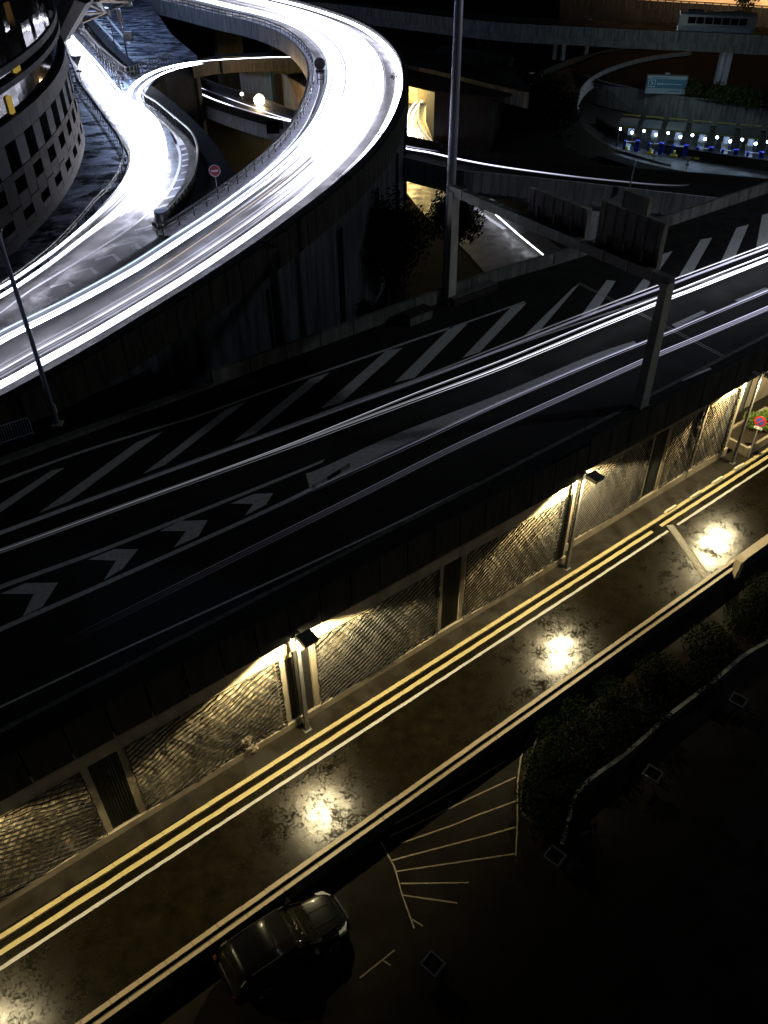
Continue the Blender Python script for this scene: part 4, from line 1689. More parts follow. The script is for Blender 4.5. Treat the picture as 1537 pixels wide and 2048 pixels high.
# glazing of the upper storeys: slightly turned panes so that each catches its own reflection
mb = MB()
a = a0
dz = 1.15
step = 0.8 / TR
while a < a1:
    z = 20.7
    while z < 30:
        t1, t2 = rnd.uniform(-0.035, 0.035), rnd.uniform(-0.035, 0.035)
        mb.hexa([tpt(a, z, TR - 0.3), tpt(a, z, TR - 0.12 + t1), tpt(a + step * 0.96, z, TR - 0.12 - t1), tpt(a + step * 0.96, z, TR - 0.3)][::-1],
                [tpt(a, z + dz * 0.96, TR - 0.3), tpt(a, z + dz * 0.96, TR - 0.12 + t1 + t2), tpt(a + step * 0.96, z + dz * 0.96, TR - 0.12 - t1 + t2), tpt(a + step * 0.96, z + dz * 0.96, TR - 0.3)][::-1])
        z += dz
    a += step
mb.build('window_pane', M['glass'], tw)
# recessed ground floor
mb = MB()
arc_band(mb, 7.0, 13.2, TR - 8, aa=math.radians(2), th=0.4)
mb.build('ground_floor_wall', M['conc_black'], tw)
mb = MB()
mb.prism([tpt(a0, 0), tpt(a1, 0), Vector((-90, 90, 0)), Vector((-90, 20, 0))], 44.0, 44.4)
mb.build('roof', M['clad_dark'], tw)
# lit windows
M['win_warm'] = emit('lit_window_warm', (1.0, 0.62, 0.28), 0.55)
M['win_gold'] = emit('lit_window_gold', (0.9, 0.62, 0.12), 0.32)


def facade_angle(px, py, z):
    best = (1e9, 0)
    for i in range(400):
        aa = a0 + (a1 - a0) * i / 400
        q = pr(tpt(aa, z))
        e = abs(q[0] - px)
        if e < best[0]:
            best = (e, aa)
    return best[1]


for (px, z0, z1, w, mt, lab) in ((50, 19.98, 20.31, 0.7, 'win_warm', None), (40, 19.98, 20.31, 0.7, 'win_gold', None), (60, 19.98, 20.31, 0.5, 'win_gold', None), (30, 18.5, 19.3, 0.35, 'win_gold', None), (38, 18.55, 19.45, 0.3, 'win_warm', None), (99, 16.9, 17.3, 0.5, 'win_gold', None)):
    aa = facade_angle(px, 0, (z0 + z1) / 2)
    ww = w / TR
    mb = MB()
    mb.hexa([tpt(aa, z0, TR - 0.36), tpt(aa, z0, TR - 0.2), tpt(aa + ww, z0, TR - 0.2), tpt(aa + ww, z0, TR - 0.36)][::-1],
            [tpt(aa, z1, TR - 0.36), tpt(aa, z1, TR - 0.2), tpt(aa + ww, z1, TR - 0.2), tpt(aa + ww, z1, TR - 0.36)][::-1])
    mb.build('lit_window', M[mt], tw)

# steel truss canopy at the top left
tr = empty('steel_truss', at(200, 30, 17), 'dark steel tube truss crossing above the plaza at upper left', 'truss')
nodes = {k: at(x, y, z) for k, (x, y, z) in dict(a=(158, 47, 17), b=(212, 24, 17), c=(256, 3, 17.5), d=(165, 3, 19), e=(178, -12, 19), f=(290, -14, 18), h=(150, 28, 18.5), j=(196, 2, 19.5), k=(138, 46, 17)).items()}
mb = MB()
for p_, q_ in ('ab', 'bc', 'cf', 'ah', 'bh', 'bd', 'bj', 'be', 'cj', 'dj', 'jf', 'ak', 'hd'):
    mb.tube([nodes[p_], nodes[q_]], 0.13, 8)
mb.build('tube', M['dark_metal'], tr)
mb = MB()
for n_ in 'abc':
    mb.tube([nodes[n_] - Vector((0, 0, 0.3)), nodes[n_] + Vector((0, 0, 0.3))], 0.35, 10)
mb.build('node', M['dark_metal'], tr)
mb = MB()
pa, pb = at(122, 62, 16.5), at(165, -25, 22)
mb.tube([pa, pb], 0.85, 8)
mb.build('main_beam', M['black'], tr)

# ================================================================== LOWER BRIDGE, BRANCH ROAD, TUNNEL
BZ = 5.0
br_near = [(300, 150), (340, 178), (430, 217), (520, 246), (600, 266), (700, 300), (800, 328), (918, 357), (1000, 366), (1140, 381), (1258, 395), (1437, 416), (1640, 440)]
br_far = [(320, 125), (360, 148), (440, 182), (520, 208), (600, 238), (700, 262), (800, 284), (918, 309), (1000, 322), (1140, 340), (1258, 352), (1437, 366), (1640, 385)]
BN, BF = pxpath(br_near, BZ, 120), pxpath(br_far, BZ, 120)
mb = MB()
mb.strip(BN, BF)
tag(mb.build('bridge_road', M['highway']), kind='structure')
lb = empty('lower_bridge', at(1150, 380, BZ), 'long low bridge with blue grey scalloped panels passing under the loop', 'bridge')
mb = MB()
mb.ring_strip([[p + Vector((0, 0, -0.03)) for p in BN], [p + Vector((0, 0, -0.03)) for p in BF], [p + Vector((0, 0, -1.4)) for p in BF], [p + Vector((0, 0, -1.4)) for p in BN]])
mb.build('deck_slab', M['conc_blue'], lb)
BNr = resample(BN, 104)
for i in range(38, 103):
    mb = MB()
    a, b = BNr[i].lerp(BNr[i + 1], 0.02), BNr[i].lerp(BNr[i + 1], 0.98)
    m_ = a.lerp(b, 0.5)
    dv = (b - a).normalized()
    nv = Vector((-dv.y, dv.x, 0))
    # scalloped lower edge: bottom corners cut
    L_ = (b - a).length
    prof = [(0, 0.85), (0, -0.75), (0.12 * L_, -0.95), (0.88 * L_, -0.95), (L_, -0.75), (L_, 0.85)]
    fr_ = [mb.bm.verts.new(a + dv * x - nv * 0.30 + Vector((0, 0, z))) for x, z in prof]
    bk_ = [mb.bm.verts.new(a + dv * x - nv * 0.12 + Vector((0, 0, z))) for x, z in prof]
    mb.bm.faces.new(fr_)
    mb.bm.faces.new(bk_[::-1])
    for k in range(6):
        mb.bm.faces.new((fr_[k], fr_[(k + 1) % 6], bk_[(k + 1) % 6], bk_[k]))
    mb.build('parapet_panel', M['conc_blue'], lb)
mb = MB()
sweep_wall(mb, BN, -0.10, 0.12, 0.0, 0.80)
mb.build('parapet', M['conc_dark'], lb)
mb = MB()
sweep_wall(mb, BF, -0.1, 0.15, -0.9, 0.7)
mb.build('far_parapet', M['conc_dark'], lb)
for (x, y) in ((1285, 420), (1200, 404)):
    mb = MB()
    c = at(x, y, BZ)
    mb.box(Vector((c.x, c.y + 2.0, 1.0)), (1.0, 3.5, 5.2))
    mb.build('pier', M['conc_blue'], lb, bevel=0.05)

# branch road dropping away under the loop
bb = [(385, 130, 10), (430, 122, 9.2), (480, 119, 8.0), (540, 119, 6.6), (600, 120, 5.6), (700, 122, 5), (804, 133, 5), (900, 153, 5), (968, 170, 5), (1060, 192, 5)]
bf = [(388, 121, 10), (430, 112, 9.2), (480, 107, 8.0), (540, 104, 6.6), (600, 103, 5.6), (700, 106, 5), (804, 115, 5), (900, 132, 5), (968, 149, 5), (1060, 172, 5)]
KN, KF = pxpath(bb, 0, 70), pxpath(bf, 0, 70)
mb = MB()
mb.strip(KN, KF)
tag(mb.build('branch_road', M['highway']), kind='structure')
kb_ = empty('branch_bridge', at(700, 125, 5), 'dark concrete bridge of the branch road passing behind the bright loop', 'bridge')
mb = MB()
mb.ring_strip([[p + Vector((0, 0, -0.03)) for p in KN], [p + Vector((0, 0, -0.03)) for p in KF], [p + Vector((0, 0, -1.3)) for p in KF], [p + Vector((0, 0, -1.3)) for p in KN]])
mb.build('deck_slab', M['conc_dark'], kb_)
KNr = resample(KN, 70)
for i in range(8, 69):
    mb = MB()
    a, b = KNr[i].lerp(KNr[i + 1], 0.02), KNr[i].lerp(KNr[i + 1], 0.98)
    sweep_wall(mb, [a, b], -0.3, -0.1, -1.3, 0.35)
    mb.build('parapet_panel', M['conc_dark'] if i < 40 else M['conc_mid'], kb_)  # shade inside the loop put into the colour, lighter panels beyond

# tunnel: cover slab, side mass, lit back wall and floor
tn = empty('tunnel', at(845, 278, -1.1), 'road tunnel mouth glowing yellow beside the bright loop', 'tunnel')
mb = MB()
mb.prism([at(780, 164, 4.7), at(872, 185, 4.7), at(1000, 200, 4.7), at(1060, 178, 4.7), at(1000, 120, 4.7), at(780, 92, 4.7)], 4.7, 5.2 - 0.3)
mb.build('cover_slab', M['conc_black'], tn)
mb = MB()
pR = at(867, 284, -1.1)
pR2 = at(852, 245, -1.1)
pR3 = at(871, 190, -1.1)
mb.prism([(p.x, p.y) for p in (pR, at(980, 300, -1.1), at(1020, 205, -1.1), at(880, 178, -1.1), pR3, at(853, 220, -1.1), pR2)], -1.3, 4.69)
mb.build('side_wall', M['conc_black'], tn)
mb = MB()
bw = [at(770, 196, -1.05), at(800, 203, -1.05), at(835, 209, -1.05), at(856, 205, -1.05), at(872, 192, -1.05)]
sweep_wall(mb, bw[::-1], -0.4, 0.0, 0, 5.7)
mb.build('back_wall', M['conc'], tn)
ld = bpy.data.lights.new('tunnel_lamp', 'POINT')
for (x, y, z, e, r) in ((812, 214, 3.2, 4000, 0.4), (836, 226, 3.4, 5000, 0.4), (812, 245, 3.4, 4000, 0.4)):
    ld = bpy.data.lights.new('tunnel_lamp', 'POINT')
    ld.energy = e
    ld.color = (1.0, 0.72, 0.26)
    ld.shadow_soft_size = r
    lo = bpy.data.objects.new('tunnel_lamp', ld)
    S.collection.objects.link(lo)
    fl_ = at(x, y, -1.1)
    lo.location = (fl_.x, fl_.y, z)
    lo.parent = tn
    lo.matrix_parent_inverse = Matrix.Translation(tn.location).inverted()

UZ = -1.25
mb = MB()
up_l = [(760, 190), (775, 230), (782, 285), (800, 360), (850, 430), (920, 490), (1010, 590)]
up_r = [(870, 190), (856, 225), (862, 286), (905, 340), (985, 395), (1080, 465), (1200, 560)]
mb.strip(pxpath(up_l, UZ, 40), pxpath(up_r, UZ, 40))
tag(mb.build('underpass_road', M['ramp_worn']), kind='structure')
mb = MB()
px_line(mb, [(915, 393), (960, 425), (1010, 458)], UZ + 0.006, 0.45)
px_line(mb, [(905, 360), (985, 400), (1040, 437), (1075, 460)], UZ + 0.006, 0.2)
px_line(mb, [(926, 440), (935, 437), (924, 458)], UZ + 0.006, 0.3)
tag(mb.build('lane_line', M['white_worn']), kind='structure')
ek = empty('stone_kerb', at(865, 262, -1.2), 'curved kerb lit yellow at the right side of the tunnel mouth', 'kerb')
mb = MB()
KP = pxpath([(858, 205), (851, 225), (850, 245), (858, 268), (876, 290), (905, 320)], -1.25, 30)
sweep_wall(mb, KP, -0.15, 0.2, 0, 0.3)
mb.build('kerb_stone', M['conc'], ek)
mb = MB()
sweep_wall(mb, offset(KP, -0.9), -0.06, 0.06, 0.4, 0.75)
mb.build('rail', M['grey_metal'], ek)

# inside of the loop: curved retaining wall lit by a bare lamp
iw = empty('retaining_wall', at(560, 200, 0), 'curved panelled retaining wall lit orange inside the loop', 'wall')
IW = pxpath([(440, 150, 0), (480, 163, 0), (520, 180, 0), (557, 200, 0), (598, 226, 0), (640, 255, 0)], 0, 34)
for i in range(33):
    mb = MB()
    a, b = IW[i].lerp(IW[i + 1], 0.03), IW[i].lerp(IW[i + 1], 0.97)
    sweep_wall(mb, [a, b], 0.0, 0.25, -1.3, 3.6)
    mb.build('wall_panel', M['conc'], iw)
mb = MB()
sweep_wall(mb, offset(IW, 0.3), 0.0, 9, 3.0, 3.4)
mb.build('cover_slab', M['conc_black'], iw)


def bare_lamp(px, py, z, label, e, col, r, strength, zb):
    c = at(px, py, z)
    o = empty('flood_lamp', (c.x, c.y, zb), label, 'lamp')
    mb = LMB()
    mb.tube([(0, 0, 0), (0, 0, z - zb - r * 0.7)], 0.07, 6)
    mb.build('pole', M['dark_metal'], o)
    mb = LMB()
    bmesh.ops.create_icosphere(mb.bm, subdivisions=2, radius=r)
    b = mb.build('bulb', emit('bulb_glow', col, strength), o, smooth=True)
    b.location = (0, 0, z - zb)
    ld = bpy.data.lights.new('lamp_light', 'POINT')
    ld.energy = e
    ld.color = col
    ld.shadow_soft_size = r * 1.5
    lo = bpy.data.objects.new('lamp_light', ld)
    S.collection.objects.link(lo)
    lo.location = (0, 0, z - zb)
    lo.parent = o
    b.visible_shadow = True
    return o


def lamp_at(px, py, z, e, col, r=0.3, name='site_light'):
    ld = bpy.data.lights.new(name, 'POINT')
    ld.energy = e
    ld.color = col
    ld.shadow_soft_size = r
    lo = bpy.data.objects.new(name, ld)
    S.collection.objects.link(lo)
    lo.location = at(px, py, z)
    return lo


o = bare_lamp(519, 200, 5.6, 'glaring orange white lamp on a pole inside the loop', 10, (1.0, 0.78, 0.5), 0.58, 60, 1.0)
o = bare_lamp(484, 188, 5.6, 'small dim lamp left of the glaring lamp inside the loop', 5, (1.0, 0.85, 0.7), 0.2, 6, 1.0)
c_ = at(519, 200, 5.6)
for k, (x, y, z, e, col) in enumerate(((560, 214, 2.6, 1100, (1.0, 0.6, 0.28)), (585, 150, 7.0, 1700, (1.0, 0.62, 0.3)), (508, 176, 2.0, 60, (0.25, 0.9, 0.35)))):
    lamp_at(x, y, z, e, col)

sq = empty('square_sign', at(556, 285, 2), 'dim square sign leaning on a post inside the loop', 'road sign')
sb_ = at(560, 282, 2)
mb = MB()
mb.tube([at(551, 266, 4.6), at(561, 283, 3.2)], 0.06, 6)
mb.build('post', M['grey_metal'], sq)
mb = MB()
c = at(546, 254, 5.3)
mb.box(c, (1.3, 0.08, 1.3))
mb.build('sign_panel', M['clad_dark'], sq)


# ================================================================== FAR RIGHT: ring ramp, toll plaza, viaduct
GZ = -6.0
def wall_px(o, pts, z, h0, h1, th, mat, nseg, part='wall_panel', stuff=False, off=0.0):
    Pp = pxpath(pts, z, nseg + 1)
    for i in range(nseg):
        mb = MB()
        a, b = Pp[i].lerp(Pp[i + 1], 0.02), Pp[i].lerp(Pp[i + 1], 0.98)
        sweep_wall(mb, [a, b], off, off + th, h0, h1)
        mb.build(part, mat, o)
    return Pp


# ring ramp
RZ2 = -3.2
ri = [(1240, 302), (1180, 268), (1158, 235), (1157, 205), (1166, 185), (1188, 166), (1218, 151), (1255, 138), (1310, 126), (1380, 117)]
ro = [(1160, 322), (1080, 270), (1046, 225), (1048, 188), (1066, 166), (1096, 148), (1136, 131), (1186, 117), (1246, 107), (1340, 100)]
mb = MB()
RI, RO = pxpath(ri, RZ2, 60), pxpath(ro, RZ2, 60)
mb.strip(RI, RO)
tag(mb.build('ring_ramp', M['highway']), kind='structure')
rg = empty('ring_ramp_wall', at(1160, 205, RZ2), 'curved pale inner wall of the ring ramp at upper right', 'wall')
for i in range(20, 59):
    mb = MB()
    sweep_wall(mb, [RI[i].lerp(RI[i + 1], 0.02), RI[i].lerp(RI[i + 1], 0.98)], -0.2, 0.05, -0.6, 1.15)
    mb.build('wall_panel', M['conc_blue'], rg)
rg = empty('ring_ramp_wall', at(1060, 170, RZ2), 'curved outer parapet of the ring ramp with a give way sign at its tip', 'wall')
for i in range(22, 59):
    mb = MB()
    sweep_wall(mb, [RO[i].lerp(RO[i + 1], 0.02), RO[i].lerp(RO[i + 1], 0.98)], -0.1, 0.12, -0.3, 0.85)
    mb.build('wall_panel', M['conc_mid'], rg)

# toll plaza floor & walls
mb = MB()
mb.sheet([at(x, y, GZ) for x, y in [(1150, 195), (1200, 214), (1310, 238), (1400, 250), (1700, 285), (1700, 420), (1400, 380), (1250, 330), (1150, 270)]])
tag(mb.build('toll_plaza', M['ramp']), kind='structure')
gw_ = empty('retaining_wall', at(1350, 240, GZ), 'tall ribbed concrete retaining wall behind the toll plaza', 'wall')
wall_px(gw_, [(1160, 196), (1200, 211), (1250, 223), (1310, 237), (1400, 249), (1537, 263), (1700, 280)], GZ, 0, 3.5, 0.3, M['conc_mid'], 62)
mb = MB()
mb.sheet([at(x, y, -2.65) for x, y in [(1160, 160), (1200, 167), (1310, 184), (1400, 200), (1537, 216), (1760, 240), (2000, 60), (1250, 80), (1150, 130)]])
tag(mb.build('upper_terrace', M['ground']), kind='structure')
mb = MB()
blobs = []
for i in range(60):
    t = rnd.random()
    x = 1330 + 260 * t
    y = 172 + 0.17 * (x - 1330) + rnd.uniform(-9, 12)
    p = at(x, y, -2.4)
    blobs.append((p.x, p.y, -2.2 + rnd.uniform(0, 0.5), 1.4, 1.2, 0.6 + 0.5 * rnd.random()))
leafcloud(mb, blobs, 6500, 0.42)
tag(mb.build('ground_cover', M['leaf_mid']), 'dim green creeping plants spilling over the retaining wall top', 'ground cover', kind='stuff')

# near barrier in front of the toll lanes
nbw = empty('barrier_wall', at(1380, 300, GZ), 'long black barrier wall in front of the toll lanes', 'wall')
mb = MB()
NB_ = pxpath([(1195, 250), (1250, 284), (1315, 302), (1400, 318), (1537, 338), (1700, 360)], GZ, 40)
sweep_wall(mb, NB_, -0.35, 0.0, 0, 1.0)
mb.build('wall_body', M['conc_dark'], nbw)
mb = MB()
sweep_wall(mb, NB_, -0.42, 0.07, 1.002, 1.12)
mb.build('coping', M['conc_black'], nbw)
px_stripe('service_road', [(1120, 258), (1180, 290), (1260, 318), (1330, 335), (1420, 350), (1640, 372)], [(1115, 268), (1175, 302), (1255, 330), (1330, 352), (1420, 385), (1640, 410)], M['ground'], z=GZ + 0.3)
px_stripe('service_edge', [(1130, 243), (1200, 282), (1300, 311), (1345, 322)], [(1128, 247), (1198, 287), (1298, 316), (1345, 327)], M['conc_mid'], z=GZ + 0.32)

lf = bpy.data.lights.new('plaza_flood', 'POINT')
lf.energy = 1300
lf.color = (0.72, 0.92, 0.92)
lf.shadow_soft_size = 0.6
lfo = bpy.data.objects.new('plaza_flood', lf)
S.collection.objects.link(lfo)
_p = at(1330, 285, GZ)
lfo.location = (_p.x, _p.y, 5.0)
# toll lanes
T0 = at(1393, 303, GZ)
T1 = at(1441.5, 307.5, GZ)
E1 = (T1 - T0)
SPC = E1.length
E1.normalize()
E2 = Vector((-E1.y, E1.x, 0))
if E2.y > 0:
    E2 = -E2        # towards the camera
rz = math.atan2(E1.y, E1.x)
print('toll spacing', SPC)
M['bulb'] = emit('toll_lamp_glow', (0.55, 0.75, 1.0), 45)
M['roof'] = surf('dark_blue_canopy_roof', (0.03, 0.05, 0.07), (0.06, 0.085, 0.11), 2, 0.5, 0.4)
M['ytrim'] = surf('yellow_trim', (0.25, 0.24, 0.06), (0.35, 0.33, 0.08), 2, 0.5, 0.4)
TG = 'toll booth canopies in a row'
ordn = ['leftmost, half hidden', 'second from the left', 'third from the left', 'fourth from the left', 'fifth from the left', 'sixth from the left', 'rightmost']


def slab(mb, x, y, z, sx_, sy_, sz_, ux=(1, 0, 0), uy=(0, 1, 0), uz=(0, 0, 1)):
    mb.box((x, y, z), (sx_, sy_, sz_), ux, uy, uz)


for j, k in enumerate(range(-3, 4)):
    c = T0 + E1 * SPC * k
    full = k >= -2
    # local frame: x along the row, -y towards the camera
    isl = empty('lane_island', c, 'pale lane island with yellow ends under toll canopy %s' % ordn[j], 'lane island', 'toll lane islands', rz)
    mb = LMB()
    slab(mb, 0.4, 0.6, 0.09, 0.9, 7.5, 0.18)
    mb.build('slab', M['toll_floor'], isl, bevel=0.03)
    mb = LMB()
    slab(mb, 0.4, -3.35, 0.14, 1.0, 0.3, 0.28)
    slab(mb, 0.4, 4.55, 0.14, 1.0, 0.3, 0.28)
    mb.build('yellow_end', M['yellow_box'], isl)
    cp = empty('toll_canopy', c, 'dark curved toll canopy, %s in the row' % ordn[j], 'toll canopy', TG, rz)
    mb = LMB()
    n_ = 8
    rows = [[], [], [], []]
    for i in range(n_ + 1):
        t = i / n_
        y = -2.6 + 6.0 * t
        z = 2.55 + 0.55 * math.sin(PI * min(1, 0.35 + 0.65 * t))
        for r_, (x, dz_) in enumerate(((-1.3, 0), (1.15, 0), (1.15, 0.1), (-1.3, 0.1))):
            rows[r_].append(Vector((x, y, z + dz_)))
    mb.ring_strip(rows)
    mb.build('roof', M['roof'], cp)
    for q_ in ((3.42, 3.02, 2.5), (-2.66, 3.0, 2.4)):
        mb = LMB()
        slab(mb, -0.1, q_[0], q_[1], q_[2], 0.08, 0.14)
        mb.build('roof_trim', M['ytrim'], cp)
    for (x, y) in ((-1.0, -2.2), (0.9, -2.2), (-1.0, 2.8), (0.9, 2.8)):
        mb = LMB()
        mb.tube([(x, y, 0), (x, y, 2.7)], 0.06, 6)
        mb.build('post', M['dark_metal'], cp)
    mb = LMB()
    slab(mb, 0.35, 1.6, 1.75, 0.75, 1.6, 1.3)
    mb.build('booth_box', M['conc_blue'], cp, bevel=0.03)
    mb = LMB()
    for (x, y, z) in ((-0.95, -1.6, 2.45), (0.75, -2.5, 2.35)):
        bmesh.ops.create_icosphere(mb.bm, subdivisions=2, radius=0.17, matrix=Matrix.Translation((x, y, z)))
        mb.build('lamp', M['bulb'], cp)
        mb = LMB()
    mb.bm.free()
    ld = bpy.data.lights.new('lamp_light', 'POINT')
    ld.energy = 60
    ld.color = (0.42, 0.62, 1.0)
    ld.shadow_soft_size = 0.15
    lo = bpy.data.objects.new('lamp_light', ld)
    S.collection.objects.link(lo)
    lo.location = (0.2, -2.3, 2.3)
    lo.parent = cp
    ba = empty('barrier_arm', c + E1 * 0.1, 'blue barrier with white arm under toll canopy %s' % ordn[j], 'barrier', 'toll lane barriers', rz)
    mb = LMB()
    slab(mb, 0, -2.9, 0.85, 0.32, 0.34, 1.1)
    mb.build('housing', M['blue_box'], ba, bevel=0.03)
    mb = LMB()
    mb.tube([(0, -3.0, 1.3), (1.9, -3.1, 1.42)], 0.055, 6)
    mb.build('arm', M['white_film'], ba)
    mb = LMB()
    slab(mb, 0.42, -3.1, 0.42, 0.5, 0.7, 0.62)
    mb.bm.verts.ensure_lookup_table()
    for v in mb.bm.verts:
        if v.co.z > 0.6:
            v.co.x = 0.42 + (v.co.x - 0.42) * 0.5
            v.co.y = -3.1 + (v.co.y + 3.1) * 0.5
    yb = mb.build('crash_cushion', M['yellow_box'], None, bevel=0.06)
    yb.location = c
    yb.rotation_euler = (0, 0, rz)
    tag(yb, 'yellow crash cushion under toll canopy %s' % ordn[j], 'crash cushion', 'toll crash cushions')
    pm = empty('payment_machine', c + E1 * 1.75 + E2 * 2.9, 'tall blue payment machine under toll canopy %s' % ordn[j], 'ticket machine', 'toll payment machines', rz)
    mb = LMB()
    slab(mb, 0, 0, 0.8, 0.6, 0.6, 1.5)
    mb.build('cabinet', M['blue_box'], pm, bevel=0.03)
    mb = LMB()
    slab(mb, 0, -0.315, 1.2, 0.3, 0.02, 0.35)
    mb.build('screen', M['clad_dark'], pm)
    mb = LMB()
    slab(mb, 0, 0, 0.025, 0.75, 0.75, 0.05)
    mb.build('plinth', M['toll_floor'], pm)

# round no entry sign & give way signs on the far side
def far_sign(px, py, z, h, shape, label, size=0.55, lit=False):
    b_ = at(px, py, z)
    o = empty('road_sign', b_, label, 'road sign')
    mb = LMB()
    mb.tube([(0, 0, 0), (0, 0, h)], 0.05, 6)
    mb.build('pole', M['grey_metal'], o)
    v = Vector((-b_.x, -b_.y, 0)).normalized()
    x = Vector((-v.y, v.x, 0))
    mb = LMB()
    c = Vector((0, 0, h)) + v * 0.07
    if shape == 'disc':
        disc(mb, c, v, size, 0.03, 24)
        mb.build('sign_disc', M['red'], o)
        mb = LMB()
        mb.box(c + v * 0.02, (size * 1.3, 0.02, size * 0.35), x, v)
        mb.build('white_bar', M['white_film'], o)
    else:
        f = [mb.bm.verts.new(c + x * a + Vector((0, 0, b)) + v * 0.015) for a, b in ((-size, size * 0.6), (size, size * 0.6), (0, -size))]
        k = [mb.bm.verts.new(c + x * a + Vector((0, 0, b)) - v * 0.015) for a, b in ((-size, size * 0.6), (size, size * 0.6), (0, -size))]
        mb.bm.faces.new(f)
        mb.bm.faces.new(k[::-1])
        for i in range(3):
            mb.bm.faces.new((f[i], f[(i + 1) % 3], k[(i + 1) % 3], k[i]))
        mb.build('sign_triangle', M['grey_metal'], o)
        mb = LMB()
        mb.box((0, 0, h - size * 1.5), (0.5, 0.04, 0.16), x, v)
        mb.build('plate', M['grey_metal'], o)
    return o


far_sign(1290, 276, GZ, 1.9, 'disc', 'small round no entry sign left of the toll canopies', 0.5)
far_sign(1062, 172, RZ2, 1.7, 'tri', 'pale give way sign at the tip of the ring ramp parapet', 0.42)
far_sign(1371, 348, GZ, 1.9, 'tri', 'dim give way sign on the dark road below the toll lanes', 0.5)
far_sign(1305, 330, GZ, 1.6, 'tri', 'faint sign left of the give way sign below the toll lanes', 0.3)
fb = at(1258, 380, BZ + 0.8)
mk = empty('marker_post', fb, 'slim pale marker standing on the parapet of the lower bridge', 'marker post')
mb = LMB()
mb.tube([(0, 0, 0), (0.1, 0, 1.4), (0.18, 0, 2.3)], 0.07, 6, True, 0.04)
mb.build('post', M['mast'], mk)
mb = LMB()
mb.box((0.16, 0, 2.1), (0.16, 0.05, 0.5))
mb.build('plate', M['mast'], mk)

# billboard
bp = at(1319, 236, GZ)
bl = empty('billboard', bp, 'blue and white billboard on a thick pale pole by the retaining wall', 'billboard')
mb = LMB()
mb.tube([(0, 0, 0), (0, 0, 6.2)], 0.36, 16)
mb.build('pole', M['mast'], bl, smooth=False)
v = Vector((-bp.x * 0.6, -bp.y, 0)).normalized()
x = Vector((-v.y, v.x, 0))
if x.x < 0:
    x = -x
x = (x + Vector((0, 0, -0.0))).normalized()
c = Vector((0, 0, 4.75)) + v * 0.55
mb = LMB()
mb.box(c, (5.9, 0.3, 2.7), x, v)
mb.build('frame', M['dark_metal'], bl, bevel=0.03)
mb = LMB()
mb.box(c + v * 0.165, (5.6, 0.03, 2.4), x, v)
mb.build('poster', surf('poster_white', (0.18, 0.25, 0.30), (0.22, 0.29, 0.34), 2, 0.5, 0.4, bstr=0), bl)
mb = LMB()
mb.box(c + v * 0.185 + Vector((0, 0, 0.15)), (5.6, 0.02, 1.25), x, v)
mb.box(c + v * 0.185 + Vector((0, 0, 0.93)) + x * -1.0, (2.2, 0.02, 0.12), x, v)
mb.box(c + v * 0.185 + Vector((0, 0, -0.8)) + x * 1.2, (1.7, 0.02, 0.14), x, v)
mb.build('poster_band', surf('poster_blue', (0.03, 0.11, 0.16), (0.04, 0.13, 0.19), 2, 0.5, 0.4, bstr=0), bl)
mb = LMB()
lc = c + v * 0.2 + Vector((0, 0, 0.15)) - x * 2.1
for (dx, dz_, w_, h_) in ((0, 0.45, 1.0, 0.08), (0, -0.45, 1.0, 0.08), (-0.46, 0, 0.08, 0.9), (0.46, 0, 0.08, 0.9)):
    mb.box(lc + x * dx + Vector((0, 0, dz_)), (w_, 0.02, h_), x, v)
for sgn in (-1, 1):
    dg = (x + Vector((0, 0, sgn * 0.75))).normalized()
    mb.box(lc + x * 0.02 - dg * 0.0 + Vector((0, 0, -sgn * 0.14)), (0.5, 0.02, 0.1), dg, v, dg.cross(v))
for i in range(11):
    mb.box(c + v * 0.2 + Vector((0, 0, 0.12)) + x * (-1.2 + i * 0.33), (0.22, 0.012, 0.2 if i < 3 else 0.1), x, v)
mb.build('poster_lettering', surf('poster_pale', (0.3, 0.42, 0.5), (0.34, 0.46, 0.54), 2, 0.5, 0.4, bstr=0), bl)

# far viaduct, with column pairs
VZ = 4.0
vn = [(600, 12), (700, 22), (830, 38), (1000, 57), (1180, 67), (1300, 73), (1400, 77), (1537, 84), (1700, 92)]
vf = [(600, -2), (700, 6), (830, 16), (1000, 30), (1180, 40), (1300, 45), (1400, 49), (1537, 55), (1700, 62)]
VN, VF = pxpath(vn, VZ, 90), pxpath(vf, VZ, 90)
mb = MB()
mb.strip(VN, VF)
tag(mb.build('viaduct_road', M['highway']), kind='structure')
fv = empty('far_viaduct', at(1200, 90, 0), 'long grey concrete viaduct crossing the top right with a coach on it', 'viaduct')
for i in range(89):
    mb = MB()
    sweep_wall(mb, [VN[i].lerp(VN[i + 1], 0.02), VN[i].lerp(VN[i + 1], 0.98)], -0.3, -0.1, -0.6, 0.85)
    mb.build('parapet_panel', M['conc_mid'], fv)
mb = MB()
mb.ring_strip([[p + Vector((0, 0, -0.03)) for p in VN], [p + Vector((0, 0, -0.03)) for p in VF], [p + Vector((0, 0, -1.7)) for p in VF], [p + Vector((0, 0, -1.7)) for p in VN]])
mb.build('deck_girder', M['conc_mid'], fv)
for (x, y, zt) in ((1433, 168, -2.7), (1446, 170, -2.7), (1125, 120, -3), (1108, 118, -3), (1172, 108, -3)):
    b_ = at(x, y, zt)
    mb = MB()
    mb.box(Vector((b_.x, b_.y, (zt + VZ - 1.7) / 2)), (0.65, 0.9, VZ - 1.71 - zt))
    mb.build('column', M['conc_blue'], fv, bevel=0.03)
